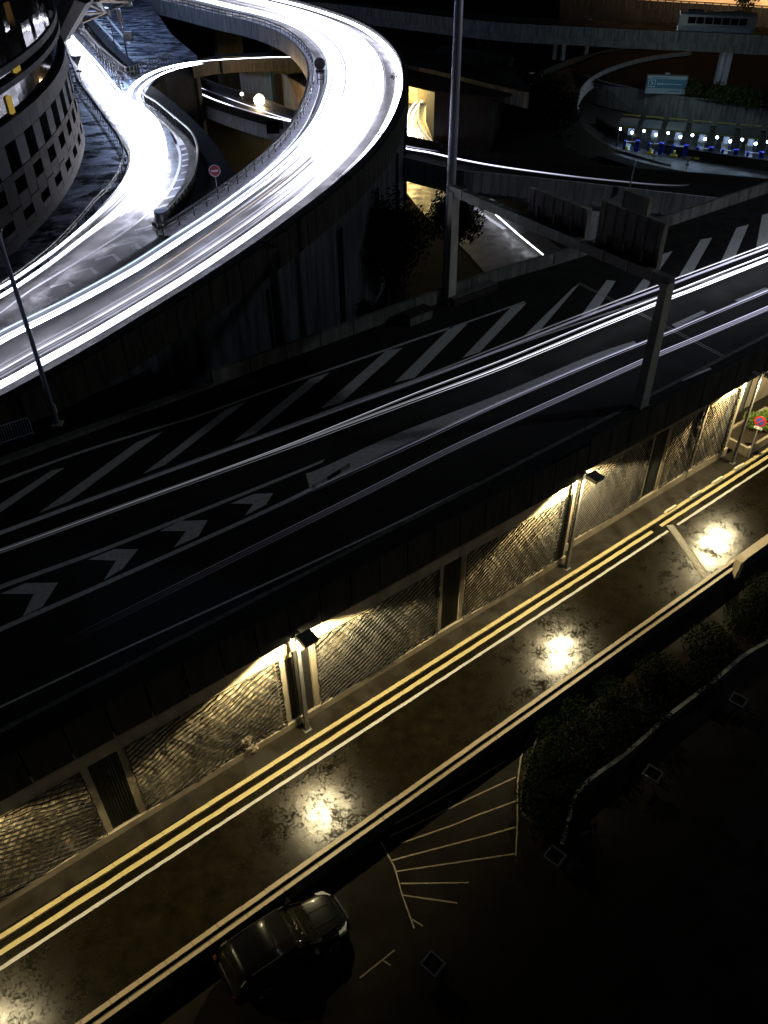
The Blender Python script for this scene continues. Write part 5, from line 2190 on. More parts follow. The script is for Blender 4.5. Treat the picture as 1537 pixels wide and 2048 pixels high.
# far facade
fc0, fc1 = at(1120, 2, 2), at(1640, 36, 2)
dv = (fc1 - fc0).normalized()
nv = Vector((-dv.y, dv.x, 0))
ff = empty('far_building', (fc0 + fc1) / 2, 'pale building facade lit orange beyond the far viaduct', 'building')
mb = MB()
m_ = (fc0 + fc1) / 2
Lf = (fc1 - fc0).length
mb.box(m_ + nv * 3.2 + Vector((0, 0, 4.9)), (Lf, 5, 8), dv, nv)
mb.build('wall', M['facade_far'], ff)
mb = MB()
mb.box(m_ + nv * 3.2 + Vector((0, 0, -2.4)), (Lf, 5, 6.59), dv, nv)
mb.build('base_wall', M['conc_black'], ff)
mb = MB()
for i in range(34):
    mb.box(m_ + dv * (Lf * (i / 33 - 0.5)) + nv * 0.5 + Vector((0, 0, 0.3)), (0.2, 0.2, 1.6), dv, nv)
mb.box(m_ + nv * 0.5 + Vector((0, 0, 1.16)), (Lf, 0.3, 0.12), dv, nv)
mb.build('colonnade', M['conc_dark'], ff)
for t, e in ((0.12, 1500), (0.38, 3500), (0.62, 5500), (0.86, 6500)):
    ld = bpy.data.lights.new('facade_lamp', 'SPOT')
    ld.energy = e
    ld.color = (1.0, 0.66, 0.36)
    ld.spot_size = math.radians(112)
    ld.spot_blend = 0.6
    ld.shadow_soft_size = 0.3
    lo = bpy.data.objects.new('facade_lamp', ld)
    S.collection.objects.link(lo)
    p = fc0.lerp(fc1, t) - nv * 9.0
    lo.location = (p.x, p.y, 5.5)
    lo.rotation_euler = (nv + Vector((0, 0, 0.1))).to_track_quat('-Z', 'Y').to_euler()
# coach
cb0, cb1 = at(1357, 74, VZ), at(1513, 81, VZ)
dvb = (cb1 - cb0)
Lb = dvb.length
dvb.normalize()
bus = empty('coach', (cb0 + cb1) / 2 + Vector((0, 1.6, 0)), 'dark coach with pale blue flank driving along the far viaduct', 'coach', None, math.atan2(dvb.y, dvb.x))
Lb *= 0.98


def shell(mb, prof, x0, x1):
    a = [mb.bm.verts.new((x0, y, z)) for y, z in prof]
    b = [mb.bm.verts.new((x1, y, z)) for y, z in prof]
    mb.bm.faces.new(a)
    mb.bm.faces.new(b[::-1])
    n = len(prof)
    for i in range(n):
        mb.bm.faces.new((a[i], a[(i + 1) % n], b[(i + 1) % n], b[i]))


mb = LMB()
shell(mb, [(-1.25, 0.4), (-1.27, 1.55), (-1.2, 2.9), (-1.0, 3.15), (1.0, 3.15), (1.2, 2.9), (1.27, 1.55), (1.25, 0.4)], -Lb / 2, Lb / 2)
mb.build('body', surf('dark_coach_paint', (0.03, 0.035, 0.04), (0.05, 0.055, 0.06), 3, 0.4, 0.5, bstr=0), bus, bevel=0.08)
mb = LMB()
mb.box((0.2, -1.285, 1.0), (Lb - 1.6, 0.02, 0.75))
mb.build('side_panel', M['coach_panel'], bus)
mb = LMB()
for i in range(7):
    mb.box((-Lb / 2 + 1.2 + (Lb - 2.4) * (i + 0.5) / 7, -1.27, 2.2), ((Lb - 2.4) / 7 - 0.12, 0.04, 0.85))
mb.build('side_window', M['glass'], bus)
for bx_ in ((-Lb / 2 + 2.2, 2.2), (Lb / 2 - 2.5, 1.2)):
    mb = LMB()
    mb.box((bx_[0], 0, 3.2), (bx_[1], 1.2, 0.22))
    mb.build('roof_unit', M['clad'], bus, bevel=0.03)
for x in (-Lb / 2 + 2.2, Lb / 2 - 2.6):
    for y in (-1.15, 1.15):
        mb = LMB()
        mb.tube([(x, y - 0.14, 0.48), (x, y + 0.14, 0.48)], 0.48, 18)
        mb.build('wheel', M['rubber'], bus)
mb = LMB()
for z in (0.9, 2.9):
    mb.box((-Lb / 2 - 0.01, -0.95, z), (0.04, 0.12, 0.12))
    mb.box((-Lb / 2 - 0.01, 0.95, z), (0.04, 0.12, 0.12))
mb.build('headlight', emit('coach_light', (0.8, 0.85, 1), 1.6), bus)

# ================================================================== VEGETATION
p = at(812, 640, -1.3)
tree((p.x - 1.5, p.y + 2.0, -1.3), 9.6, (4.3, 3.2), 'large dark leafy tree between the loop and the tall mast', 'trees below the loop', 11000, 0.30, k=40)
p = at(875, 600, -1.3)
tree((p.x + 1.2, p.y + 6.0, -1.3), 8.2, (3.2, 3.0), 'smaller dark tree close behind the foot of the tall mast', 'trees below the loop', 6000, 0.30)
p = at(960, 300, -5)
tree((p.x, p.y, -6.0), 13.5, (6.5, 5), 'broad dark tree right of the tall mast behind the lower bridge', 'trees beyond the bridge', 9000, 0.5, k=34)
p = at(1075, 300, -5)
tree((p.x, p.y, -6.0), 11.0, (6.5, 5), 'dark tree beside the ring ramp behind the lower bridge', 'trees beyond the bridge', 8000, 0.5, k=34)
p = at(1490, 60, 0)
tree((p.x, p.y + 4, 0.0), 13.0, (3.6, 3), 'black tree silhouetted against the orange facade', None, 3500, 0.6)
# shrubs on the slope
SG = 'shrubs on the slope under the loop'
for i, (x, y, r, lab) in enumerate(((560, 640, 3.0, 'dark shrub on the slope below the middle of the loop wall'), (380, 740, 2.6, 'dark shrub on the slope below the left part of the loop wall'),
                                    (700, 640, 2.6, 'dark shrub at the foot of the large leafy tree'), (250, 790, 2.2, 'dark shrub on the slope near the slim blue grey mast'))):
    p = at(x, y, -1.0)
    o = empty('shrub', (p.x, p.y, -1.3), lab, 'shrub', SG)
    mb = LMB()
    for _ in range(6):
        a = rnd.uniform(0, 6.28)
        mb.tube([(0, 0, 0), (math.cos(a) * r * .5, math.sin(a) * r * .4, 1.2)], 0.05, 4, True, 0.02)
    mb.build('stem', M['bark'], o)
    mb = LMB()
    leafcloud(mb, clumps((0, 0, 1.3), (r, r * 0.8, 1.3), 16), 2400, 0.24)
    mb.build('foliage', M['leaf'], o)
# grass blades on the embankment
mb = MB()
for _ in range(9000):
    x, y = rnd.uniform(0, 900), 0
    px_, py_ = rnd.uniform(0, 950), rnd.uniform(600, 960)
    p = at(px_, py_, -1.3)
    a = rnd.uniform(0, 6.28)
    t = Vector((math.cos(a), math.sin(a), 0)) * 0.06
    h_ = rnd.uniform(0.2, 0.6)
    mb.quad([p - t, p + t, p + t * 0.3 + Vector((0, 0, h_)), p - t * 0.3 + Vector((0.05, 0, h_))])
tag(mb.build('long_grass', M['leaf']), 'dark long grass on the slope between motorway and loop', 'grass', kind='stuff')
# verge on the motorway side: level by the mast, falling to the right
mb = MB()
mb.prism([P(-60, 17.1), P(4, 17.1), P(4, 22.2), P(-8, 20.4), P(-60, 20.4)], -1.0, 6.5)
tag(mb.build('motorway_verge', M['grass']), kind='structure')
mb = MB()
for k in range(12):
    sa, sb = 4 + k * 2, 6 + k * 2
    za, zb_ = 6.5 - 0.25 * k, 6.5 - 0.25 * (k + 1)
    mb.quad([P(sa, 17.1, 6.4), P(sb, 17.1, 6.4), P(sb, 19.5, zb_ - 1.5), P(sa, 19.5, za - 1.5 if k else 6.4)])
    mb.quad([P(sa, 19.5, za - 1.5 if k else 6.4), P(sb, 19.5, zb_ - 1.5), P(sb, 26, -1.3), P(sa, 26, -1.3)])
tag(mb.build('slope', M['grass']), kind='structure')
# weeds on the loop parapet
WG = 'weeds growing on the loop parapet'
for (x, y, lab) in ((690, 364, 'small dark weed on the loop parapet above the wall with slot strips'), (766, 275, 'small dark weed on the right bend of the loop parapet'),
                    (540, 497, 'small dark weed on the lower straight of the loop parapet'), (788, 150 + 8, 'tiny dark weed on the bend of the loop parapet')):
    p = at(x, y, RZ + 0.9)
    o = empty('weed', p, lab, 'weed', WG)
    mb = LMB()
    for _ in range(9):
        v = Vector((rnd.gauss(0, 0.35), rnd.gauss(0, 0.35), rnd.uniform(0.15, 0.5)))
        mb.tube([(0, 0, -0.1), tuple(v * 0.5), tuple(v)], 0.012, 3, True, 0.005)
    mb.build('stem', M['bark'], o)
    mb = LMB()
    leafcloud(mb, [(0, 0, 0.28, 0.5, 0.5, 0.25)], 130, 0.13)
    mb.build('foliage', M['leaf'], o)

# hedge and planting on the car park side
hg = empty('hedge', at(1090, 1600, -0.6), 'dark rounded hedge bordering the fan of parking lines', 'hedge')
mb = MB()
bl_ = []
for (x, y, r) in ((1105, 1470, 0.8), (1080, 1530, 0.8), (1075, 1600, 0.9), (1100, 1660, 0.8), (1160, 1430, 0.9), (1140, 1520, 1.1), (1150, 1600, 1.0), (1230, 1390, 1.0), (1220, 1470, 1.1),
                  (1320, 1350, 1.2), (1300, 1430, 1.0), (1420, 1290, 1.3), (1500, 1240, 1.3), (1400, 1360, 1.0), (1540, 1190, 1.3)):
    p = at(x, y, 0.0)
    bl_.append((p.x, p.y, 0.1, r, r, 0.75))
leafcloud(mb, bl_, 24000, 0.13)
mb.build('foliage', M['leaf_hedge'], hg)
for b in bl_:
    mb = MB()
    mb.tube([(b[0], b[1], -0.6), (b[0] + 0.1, b[1], 0.3)], 0.04, 5)
    mb.build('stem', M['bark'], hg)
he = empty('hedge_kerb', at(1055, 1640, -0.6), 'thin pale kerb at the foot of the rounded hedge', 'kerb')
mb = MB()
sweep_wall(mb, pxpath([(1110, 1395), (1078, 1470), (1047, 1560), (1043, 1620), (1060, 1640), (1082, 1658)], -0.6, 30), -0.04, 0.04, 0.0, 0.14)
mb.build('kerb_stone', M['conc_dark'], he)
lwp = empty('garden_wall', at(1330, 1440, -0.6), 'thin dim grey garden wall winding down from the right edge', 'wall')
mb = MB()
GP = pxpath([(1600, 1245), (1537, 1283), (1485, 1314), (1430, 1361), (1340, 1430), (1255, 1505), (1180, 1560), (1148, 1598), (1138, 1640), (1124, 1690)], 0.0, 60)
sweep_wall(mb, GP, -0.06, 0.06, -0.6, 0.0)
mb.build('wall_body', M['conc_dark'], lwp)
mb = MB()
sweep_wall(mb, GP, -0.08, 0.08, 0.002, 0.05)
mb.build('coping', M['conc_mid'], lwp)
# floodlight boxes on the dark ground
FG = 'box floodlights standing in the dark garden'
for i, (x, y, lab) in enumerate(((1478, 1410, 'grey box floodlight farthest up, nearest the right edge'), (1308, 1557, 'grey box floodlight below the middle of the winding garden wall'),
                                 (1113, 1722, 'grey box floodlight just below the rounded hedge'), (870, 1938, 'bluish box floodlight lowest down, right of the parked car'))):
    b_ = at(x, y, -0.2)
    o = empty('floodlight', (b_.x, b_.y, -0.6), lab, 'floodlight', FG, math.atan2(U.y, U.x) + 0.2)
    mb = LMB()
    for (cx_, cy_, sx_, sy_) in ((0, 0.3, 0.62, 0.06), (0, -0.3, 0.62, 0.06), (-0.28, 0, 0.06, 0.54), (0.28, 0, 0.06, 0.54)):
        mb.box((cx_, cy_ + 0.1, 0.62), (sx_, sy_, 0.16))
    mb.build('housing', M['clad'], o, bevel=0.01)
    mb = LMB()
    mb.box((0, 0.1, 0.6), (0.5, 0.54, 0.06))
    mb.build('lens', M['glass'], o)
    mb = LMB()
    mb.box((0.05, -0.5, 0.5), (0.46, 0.42, 0.12))
    mb.box((0.05, -0.5, 0.575), (0.2, 0.3, 0.03))
    mb.build('driver_box', M['clad_dark'], o, bevel=0.015)
    mb = LMB()
    mb.tube([(0, 0, 0), (0, 0, 0.5)], 0.05, 8)
    mb.build('stand', M['dark_metal'], o)

# crowd barrier at the left edge
cbp = at(30, 872, 6.5)
cbr = empty('crowd_barrier', cbp, 'faint blue steel crowd barrier on the dark slope at the left edge', 'barrier')
mb = MB()
b0, b1 = at(-60, 912, 6.5), at(68, 870, 6.5)
b0z, b1z = b0 + Vector((0, 0, 1.05)), b1 + Vector((0, 0, 1.05))
mb.tube([b0, b0z, b0z.lerp(b1z, 0.03), b0z.lerp(b1z, 0.97), b1z.lerp(b1, 0.12), b1], 0.025, 6)
mb.tube([b0 + Vector((0, 0, 0.15)), b1 + Vector((0, 0, 0.15))], 0.025, 6)
mb.build('frame', M['blue_mast'], cbr)
mb = MB()
for i in range(1, 24):
    q_ = b0.lerp(b1, i / 24)
    mb.tube([q_ + Vector((0, 0, 0.15)), q_ + Vector((0, 0, 1.05))], 0.012, 4)
mb.build('bar', M['blue_mast'], cbr)
mb = MB()
for t in (0.15, 0.85):
    q_ = b0.lerp(b1, t)
    mb.tube([q_ - N * 0.35, q_ + N * 0.35], 0.022, 5)
    mb.tube([q_, q_ + Vector((0, 0, 0.16))], 0.02, 5)
mb.build('foot', M['blue_mast'], cbr)
# small broken marker on the slope
vp = empty('broken_marker', at(303, 752, 0), 'small pale V shaped broken marker on the dark slope', 'marker post')
mb = MB()
q_ = at(308, 755, -0.2)
mb.tube([q_, at(300, 722, 0.8)], 0.05, 5, True, 0.02)
mb.build('post', M['mast'], vp)
mb = MB()
mb.tube([q_ + Vector((0, 0, 0.5)), at(293, 721, 1.0)], 0.03, 5, True, 0.015)
mb.build('strip', M['mast'], vp)

# ================================================================== LIGHT TRAILS (long exposure of passing headlamps)
M['trail_white'] = glow_mat('headlamp_trail', (0.86, 0.88, 1.0))
M['trail_loop'] = glow_mat('loop_headlamp_trail', (0.82, 0.82, 1.0), 1.0, 1.5)
M['trail_blue'] = glow_mat('blue_white_trail', (0.62, 0.76, 1.0))
M['trail_amber'] = glow_mat('amber_trail', (1.0, 0.72, 0.45))
M['trail_lilac'] = glow_mat('lilac_trail', (0.74, 0.74, 1.0))


def trail(pts, r, fn, mat, label, group, sides=4, rz_=None):
    """one streak: fn(v) gives the brightness at fraction v of its length"""
    mb = MB()
    k = len(pts)
    rings = mb.tube(pts, r, sides, False)
    lay = None
    bm = mb.bm
    me_name = 'light_trail'
    vals = {}
    for i, rg_ in enumerate(rings):
        e = max(0.0, fn(i / (k - 1)))
        for v_ in rg_:
            vals[v_] = e
    order = [vals[v_] for v_ in bm.verts]
    o = mb.build(me_name, M[mat])
    at_ = o.data.attributes.new('glow', 'FLOAT', 'POINT')
    at_.data.foreach_set('value', order)
    return tag(o, label, 'light trail', group)


def lerp_paths(A, B, t, dz):
    return [a.lerp(b, t) + Vector((0, 0, dz)) for a, b in zip(A, B)]


LG1 = 'white headlamp trails on the loop ramp'
LT = 'thin white headlamp trail sweeping round the loop ramp'


def v_of(px_):
    """fraction along the loop nearest to a pixel"""
    p = ar(px_[0], px_[1])
    mid = [a.lerp(b, 0.5) for a, b in zip(LI, LO)]
    return min(range(NL), key=lambda i: (mid[i] - p).length) / (NL - 1)


v_a = v_of((300, 570))
v_b = v_of((480, 455))
v_c = v_of((640, 350))
v_d = v_of((720, 200))
v_e = v_of((640, 62))
v_f = v_of((480, 15))
print('loop fractions', v_a, v_b, v_c, v_d, v_e, v_f)


def base_fn(lo, hi, end=0.35, s=1.0):
    def f(v):
        return s * interp(v, [0, v_a, v_b, v_c, v_d, v_e, v_f, 1], [lo, lo, lo + (hi - lo) * 0.12, hi * 0.5, hi, hi * 0.6, hi * end, hi * end])
    return f


def fade_fn(hi, a, b, c, d):
    def f(v):
        return hi * interp(v, [a, b, c, d], [0, 1, 1, 0])
    return f


# bands that run the full length: centre, half width, count, low, high, colour
for (tc, hw, cnt, lo, hi, mt) in ((0.155, 0.030, 12, 0.35, 3.5, 'trail_blue'), (0.205, 0.012, 4, 0.3, 3.0, 'trail_white'), (0.265, 0.026, 12, 2.4, 10, 'trail_white'),
                                  (0.295, 0.012, 5, 4.0, 10, 'trail_white'), (0.60, 0.022, 6, 0.30, 8, 'trail_white'), (0.655, 0.02, 7, 0.7, 8, 'trail_white'),
                                  (0.79, 0.020, 9, 2.2, 6, 'trail_white'), (0.815, 0.012, 5, 3.4, 6, 'trail_white'), (0.75, 0.012, 4, 0.6, 5, 'trail_white')):
    for i in range(cnt):
        t = tc + max(-1.6, min(1.6, rnd.gauss(0, 0.7))) * hw
        w = math.exp(-((t - tc) / hw) ** 2)
        s_ = rnd.uniform(0.45, 1.2) * (0.35 + 0.65 * w)

        # lanes drift a little toward the inside in the bend
        def lat(v, t=t):
            return t - 0.05 * math.sin(PI * interp(v, [v_a, 0.95], [0, 1]))
        pts = [LI[k].lerp(LO[k], lat(k / (NL - 1))) + Vector((0, 0, 0.62 + 0.1 * math.sin(t * 90))) for k in range(NL)]
        trail(pts, rnd.uniform(0.018, 0.045), base_fn(lo * s_ * 0.55, hi * s_ * 0.2), 'trail_loop' if mt == 'trail_white' else mt, LT, LG1)
# extra traffic that only shows in the bend, where headlamps point at the camera
for i in range(46):
    t = 0.10 + 0.66 * ((i + rnd.random()) / 46)
    pts = [LI[k].lerp(LO[k], t) + Vector((0, 0, 0.6)) for k in range(NL)]
    hi = rnd.uniform(0.4, 1.7)
    trail(pts, rnd.uniform(0.03, 0.07), fade_fn(hi, v_a + rnd.uniform(0.04, 0.16), v_c + rnd.uniform(-0.05, 0.04), v_d + rnd.uniform(0.02, 0.12), v_e + rnd.uniform(0.02, 0.22)), 'trail_loop', LT, LG1)
# outermost bright streak beside the parapet in the bend
for i in range(10):
    t = 0.915 + 0.075 * rnd.random()
    pts = [LI[k].lerp(LO[k], t) + Vector((0, 0, 0.55)) for k in range(NL)]
    trail(pts, 0.04, fade_fn(rnd.uniform(2.5, 5), v_b + 0.05, v_d - 0.03, 0.92, 1.0), 'trail_loop', LT, LG1)
pts = [LI[k].lerp(LO[k], interp(k / (NL - 1), [0, v_b, 1], [0.60, 0.44, 0.40])) + Vector((0, 0, 0.75)) for k in range(NL)]
trail(pts, 0.018, fade_fn(0.45, 0.12, v_a, v_b + 0.04, v_b + 0.12), 'trail_amber', 'thin amber indicator trail between the white streaks of the loop', 'amber trails')

# junction streaks
gl = [(-300, 735), (-90, 637), (0, 592), (60, 552), (120, 508), (180, 455), (232, 402), (262, 352), (262, 302), (240, 262), (205, 215), (166, 160), (140, 108), (127, 66), (118, 30)]
gr_ = [(-300, 775), (-90, 672), (0, 630), (90, 572), (170, 513), (250, 455), (308, 400), (334, 350), (335, 300), (318, 255), (288, 226), (252, 203), (200, 140), (152, 88), (128, 55)]
NJ = 110
GLp, GRp = rpath(gl, 0, NJ), rpath(gr_, 0, NJ)
def vj(x, y):
    p = ar(x, y)
    mid = [a.lerp(b, 0.5) for a, b in zip(GLp, GRp)]
    return min(range(NJ), key=lambda i: (mid[i] - p).length) / (NJ - 1)


j1, j2, j3, j4 = vj(170, 485), vj(275, 400), vj(275, 230), vj(240, 190)
LGJ = 'white headlamp trails through the junction'
LJ = 'white headlamp trail curving through the junction past the tower'
for (tc, hw, cnt, lo, hi) in ((0.14, 0.05, 9, 2.0, 9), (0.25, 0.02, 4, 0.8, 8), (0.62, 0.05, 11, 2.6, 9), (0.72, 0.02, 3, 0.7, 8)):
    for i in range(cnt):
        t = tc + max(-1.5, min(1.5, rnd.gauss(0, 0.7))) * hw
        s_ = rnd.uniform(0.5, 1.2)
        trail(lerp_paths(GLp, GRp, t, 0.6), rnd.uniform(0.02, 0.05), (lambda lo, hi: lambda v: interp(v, [0, j1, j2, j3, 1], [lo, lo, hi, hi, hi * 0.7]))(lo * s_ * 0.5, hi * s_ * 0.2), 'trail_loop', LJ, LGJ)
for i in range(30):
    t = (i + rnd.random()) / 30
    trail(lerp_paths(GLp, GRp, t, 0.6), rnd.uniform(0.03, 0.06), fade_fn(rnd.uniform(0.5, 1.6), j1 + rnd.uniform(0, 0.07), j2 + rnd.uniform(-0.02, 0.06), j3, (1.2 if t < 0.75 else j4 + 0.02)), 'trail_loop', LJ, LGJ)
for i in range(7):
    t = 0.90 + 0.09 * rnd.random()
    trail(lerp_paths(GLp, GRp, t, 0.6), 0.035, fade_fn(rnd.uniform(1.5, 3), j1 + 0.05, j2, 1.3, 1.4), 'trail_loop', LJ, LGJ)
# right branch streaks
for (pts_, cnt, nm) in (([(600, 114, 6.1), (540, 114.5, 7.1), (480, 117, 8.5), (430, 120, 9.8), (392, 124, 10.6), (350, 131, 10.6), (308, 144, 10.6), (276, 163, 10.6), (259, 186, 10.6), (262, 214, 10.6), (290, 262, 10.6), (300, 320, 10.6), (262, 395, 10.6)], 8, 'upper'),
                        ([(600, 117, 6.1), (540, 118, 7.1), (480, 121, 8.5), (430, 125, 9.8), (392, 129, 10.6), (350, 138, 10.6), (315, 152, 10.6), (288, 170, 10.6), (277, 190, 10.6), (285, 214, 10.6), (312, 262, 10.6), (322, 320, 10.6), (290, 395, 10.6)], 7, 'lower')):
    PP = pxpath(pts_, 0, 110)
    for i in range(cnt):
        o_ = rnd.gauss(0, 0.16)
        hi = rnd.uniform(3, 7)
        if nm == 'lower' and i > 3:
            f_ = fade_fn(hi, 0.42, 0.5, 1.2, 1.3)
        else:
            f_ = (lambda hi: lambda v: hi * interp(v, [0, 0.3, 0.36, 0.4, 0.6, 1], [0.16, 0.16, 0.05, 1, 1, 1]))(hi * (0.25 if nm == 'lower' else 1))
        if nm == 'lower' and i <= 3:
            f_ = fade_fn(hi, 0.38, 0.42, 1.2, 1.3)
        trail(offset(PP, o_), 0.022, f_, 'trail_white', 'white headlamp trail on the right hand branch of the junction', 'white trails on the right branch')

# lower bridge streaks
PP = pxpath([(360, 168), (436, 202), (515, 227), (585, 243), (700, 266), (800, 294), (860, 305), (918, 318), (1000, 333), (1140, 352), (1245, 363), (1310, 369), (1369, 371), (1382, 366)], BZ + 0.6, 120)
for i in range(4):
    trail(offset(PP, rnd.uniform(-0.12, 0.12)), 0.035, (lambda s: lambda v: s * interp(v, [0, 0.18, 0.2, 0.28, 0.3, 0.55, 0.75, 0.85, 1.0], [1, 1, 0.1, 0.1, 1, 1, 0.3, 0.06, 0.0]))(rnd.uniform(0.9, 1.6)), 'trail_lilac', 'white trail along the lower bridge', 'trails on the lower bridge')
PP = pxpath([(372, 164), (440, 190), (500, 212), (582, 239), (700, 262), (800, 289), (880, 303)], BZ + 0.6, 80)
for i in range(2):
    trail(offset(PP, rnd.uniform(-0.05, 0.05)), 0.03, (lambda s: lambda v: s * interp(v, [0, 0.1, 0.12, 0.22, 0.25, 0.8, 1], [1, 1, 0.05, 0.05, 1, 1, 0.0]))(rnd.uniform(0.5, 0.9)), 'trail_lilac', 'white trail along the lower bridge', 'trails on the lower bridge')

# underpass streaks
for (pts_, s_) in (([(815, 262), (840, 300), (900, 355), (942, 387), (997, 433), (1038, 469), (1093, 514)], 3.0), ([(835, 255), (860, 300), (925, 358), (967, 391), (1005, 418), (1040, 447)], 2.2),
                   ([(852, 195), (835, 212), (824, 235), (828, 262), (845, 290)], 3.0), ([(838, 198), (822, 216), (814, 240), (818, 275)], 2.0)):
    PP = pxpath(pts_, UZ + 0.55, 60)
    for i in range(4):
        trail(offset(PP, rnd.uniform(-0.09, 0.09)), 0.03, (lambda s: lambda v: s)(s_ * rnd.uniform(0.6, 1.2)), 'trail_white', 'white trail on the road through the underpass', 'trails in the underpass')

# motorway streaks
HT = HZ + 0.62
for (pts_, strands, wdt, prof, mat, lab, gp) in (
        ([(-80, 1128), (0, 1102), (280, 1000), (560, 900), (700, 848), (840, 796), (1000, 736), (1200, 653), (1340, 596), (1400, 573), (1600, 493)], 9, 0.14, [0.006, 0.014, 0.05, 0.3, 0.8, 1.3], 'trail_white', 'broad white headlamp trail along the middle of the motorway', 'white trails of the left motorway lane'),
        ([(-80, 1130), (0, 1103), (280, 1000), (560, 896), (700, 840), (840, 783), (1000, 722), (1200, 640), (1340, 586), (1400, 562), (1600, 484)], 5, 0.06, [0.008, 0.03, 0.14, 0.3, 0.7, 1.2], 'trail_white', 'broad white headlamp trail along the middle of the motorway', 'white trails of the left motorway lane'),
        ([(-80, 1099), (0, 1069), (280, 965), (560, 863), (700, 812), (840, 762), (1000, 700), (1200, 622), (1340, 570), (1400, 547), (1600, 472)], 7, 0.10, [0.003, 0.006, 0.015, 0.07, 0.35, 0.8], 'trail_lilac', 'soft lilac trail beside the hatched area of the motorway', 'lilac trails of the motorway'),
        ([(-80, 1094), (0, 1063), (280, 959), (560, 857), (700, 805), (840, 755), (1000, 692), (1200, 614), (1340, 561), (1400, 539), (1600, 464)], 5, 0.05, [0.004, 0.008, 0.015, 0.08, 0.5, 1.4], 'trail_white', 'bright narrow trail at the border of the hatched area', 'narrow trails by the hatching'),
        ([(560, 1008), (700, 945), (840, 881), (1000, 806), (1200, 720), (1340, 664), (1400, 638), (1600, 555)], 8, 0.12, [0.0, 0.03, 0.09, 0.16, 0.24, 0.4], 'trail_lilac', 'soft lilac trail running over the pale wide line', 'lilac trails of the motorway'),
        ([(120, 1290), (320, 1189), (560, 1069), (700, 999), (895, 900), (1050, 828), (1200, 760), (1284, 722), (1342, 697), (1400, 673), (1600, 588)], 12, 0.17, [0.0, 0.01, 0.05, 0.13, 0.28, 0.5], 'trail_lilac', 'broad soft lilac trail in the lane nearest the netted wall', 'lilac trails of the motorway')):
    PP = pxpath(pts_, HT, 90)
    _e = (PP[-1] - PP[-2]).normalized()
    PP = PP + [PP[-1] + _e * (1.2 * k) for k in range(1, 11)]
    for i in range(strands):
        o_ = max(-1.5, min(1.5, rnd.gauss(0, 0.7)))
        s_ = rnd.choice((0.3, 0.7, 1.6, 2.6)) * rnd.uniform(0.7, 1.2) * math.exp(-o_ * o_ * 0.5)
        pf = [q_ * rnd.uniform(0.7, 1.3) for q_ in prof]
        trail(offset(PP, o_ * wdt), rnd.uniform(0.008, 0.02), (lambda s, prof: lambda v: s * interp(v, [0, 0.18, 0.36, 0.54, 0.72, 0.9, 1], prof + prof[-1:]))(s_, pf), mat, lab, gp)

# ================================================================== PARKED CAR
F_ = at(684, 1812, 0.15)
R_ = at(446, 1962, 0.35)
F_.z = R_.z = 0
ax = (F_ - R_)
LC = ax.length
print('car length', LC)
ax.normalize()
cc = (F_ + R_) / 2
car = empty('parked_car', (cc.x, cc.y, -0.6), 'black people carrier parked beside the low wall, glinting in the lamp light', 'car', None, math.atan2(ax.y, ax.x))
L2 = LC / 2
HW = 0.94
# lower body: lofted sections (x, half width, z bottom, z belt/hood, crown)
secs = [(-L2, 0.74, 0.45, 0.78), (-L2 + 0.12, 0.86, 0.30, 1.02), (-L2 + 0.5, 0.93, 0.24, 1.08), (-L2 + 1.2, HW, 0.22, 1.07), (0.0, HW, 0.22, 1.05),
        (L2 - 1.75, HW, 0.22, 1.04), (L2 - 1.35, HW, 0.22, 1.03), (L2 - 0.8, 0.92, 0.24, 0.98), (L2 - 0.35, 0.86, 0.28, 0.88), (L2 - 0.1, 0.76, 0.34, 0.74), (L2, 0.60, 0.42, 0.62)]


def loft(mb, rings_):
    vr = [[mb.bm.verts.new(p) for p in r] for r in rings_]
    n = len(vr[0])
    for a, b in zip(vr, vr[1:]):
        for j in range(n):
            mb.bm.faces.new((a[j], a[(j + 1) % n], b[(j + 1) % n], b[j]))
    mb.bm.faces.new(vr[0][::-1])
    mb.bm.faces.new(vr[-1])


def body_ring(x, w, z0, z1):
    zm = (z0 + z1) / 2
    return [(x, -w * 0.90, z0), (x, -w, z0 + (z1 - z0) * 0.35), (x, -w * 0.985, z0 + (z1 - z0) * 0.72), (x, -w * 0.90, z1), (x, -w * 0.45, z1 + 0.035), (x, 0, z1 + 0.045),
            (x, w * 0.45, z1 + 0.035), (x, w * 0.90, z1), (x, w * 0.985, z0 + (z1 - z0) * 0.72), (x, w, z0 + (z1 - z0) * 0.35), (x, w * 0.90, z0)]


mb = LMB()
loft(mb, [body_ring(*s_) for s_ in secs])
bd = mb.build('body', M['car'], car, smooth=True)
sm = bd.modifiers.new('smooth', 'SUBSURF')
sm.levels = 2
sm.render_levels = 2


# greenhouse
def cab_ring(x, w, z):
    return [(x, -w, 1.0), (x, -w * 0.985, 1.0 + (z - 1.0) * 0.5), (x, -w * 0.86, z - 0.03), (x, -w * 0.5, z + 0.02), (x, 0, z + 0.03), (x, w * 0.5, z + 0.02), (x, w * 0.86, z - 0.03), (x, w * 0.985, 1.0 + (z - 1.0) * 0.5), (x, w, 1.0)]


mb = LMB()
cab = [(-L2 + 0.16, 0.84, 1.05), (-L2 + 0.42, 0.86, 1.58), (-L2 + 0.62, 0.86, 1.70), (-L2 + 1.5, 0.87, 1.77), (0.2, 0.87, 1.78), (L2 - 2.35, 0.86, 1.74), (L2 - 1.95, 0.85, 1.58), (L2 - 1.22, 0.83, 1.06)]
loft(mb, [cab_ring(*c_) for c_ in cab])
gh = mb.build('window_glass', M['car_glass'], car, smooth=True)
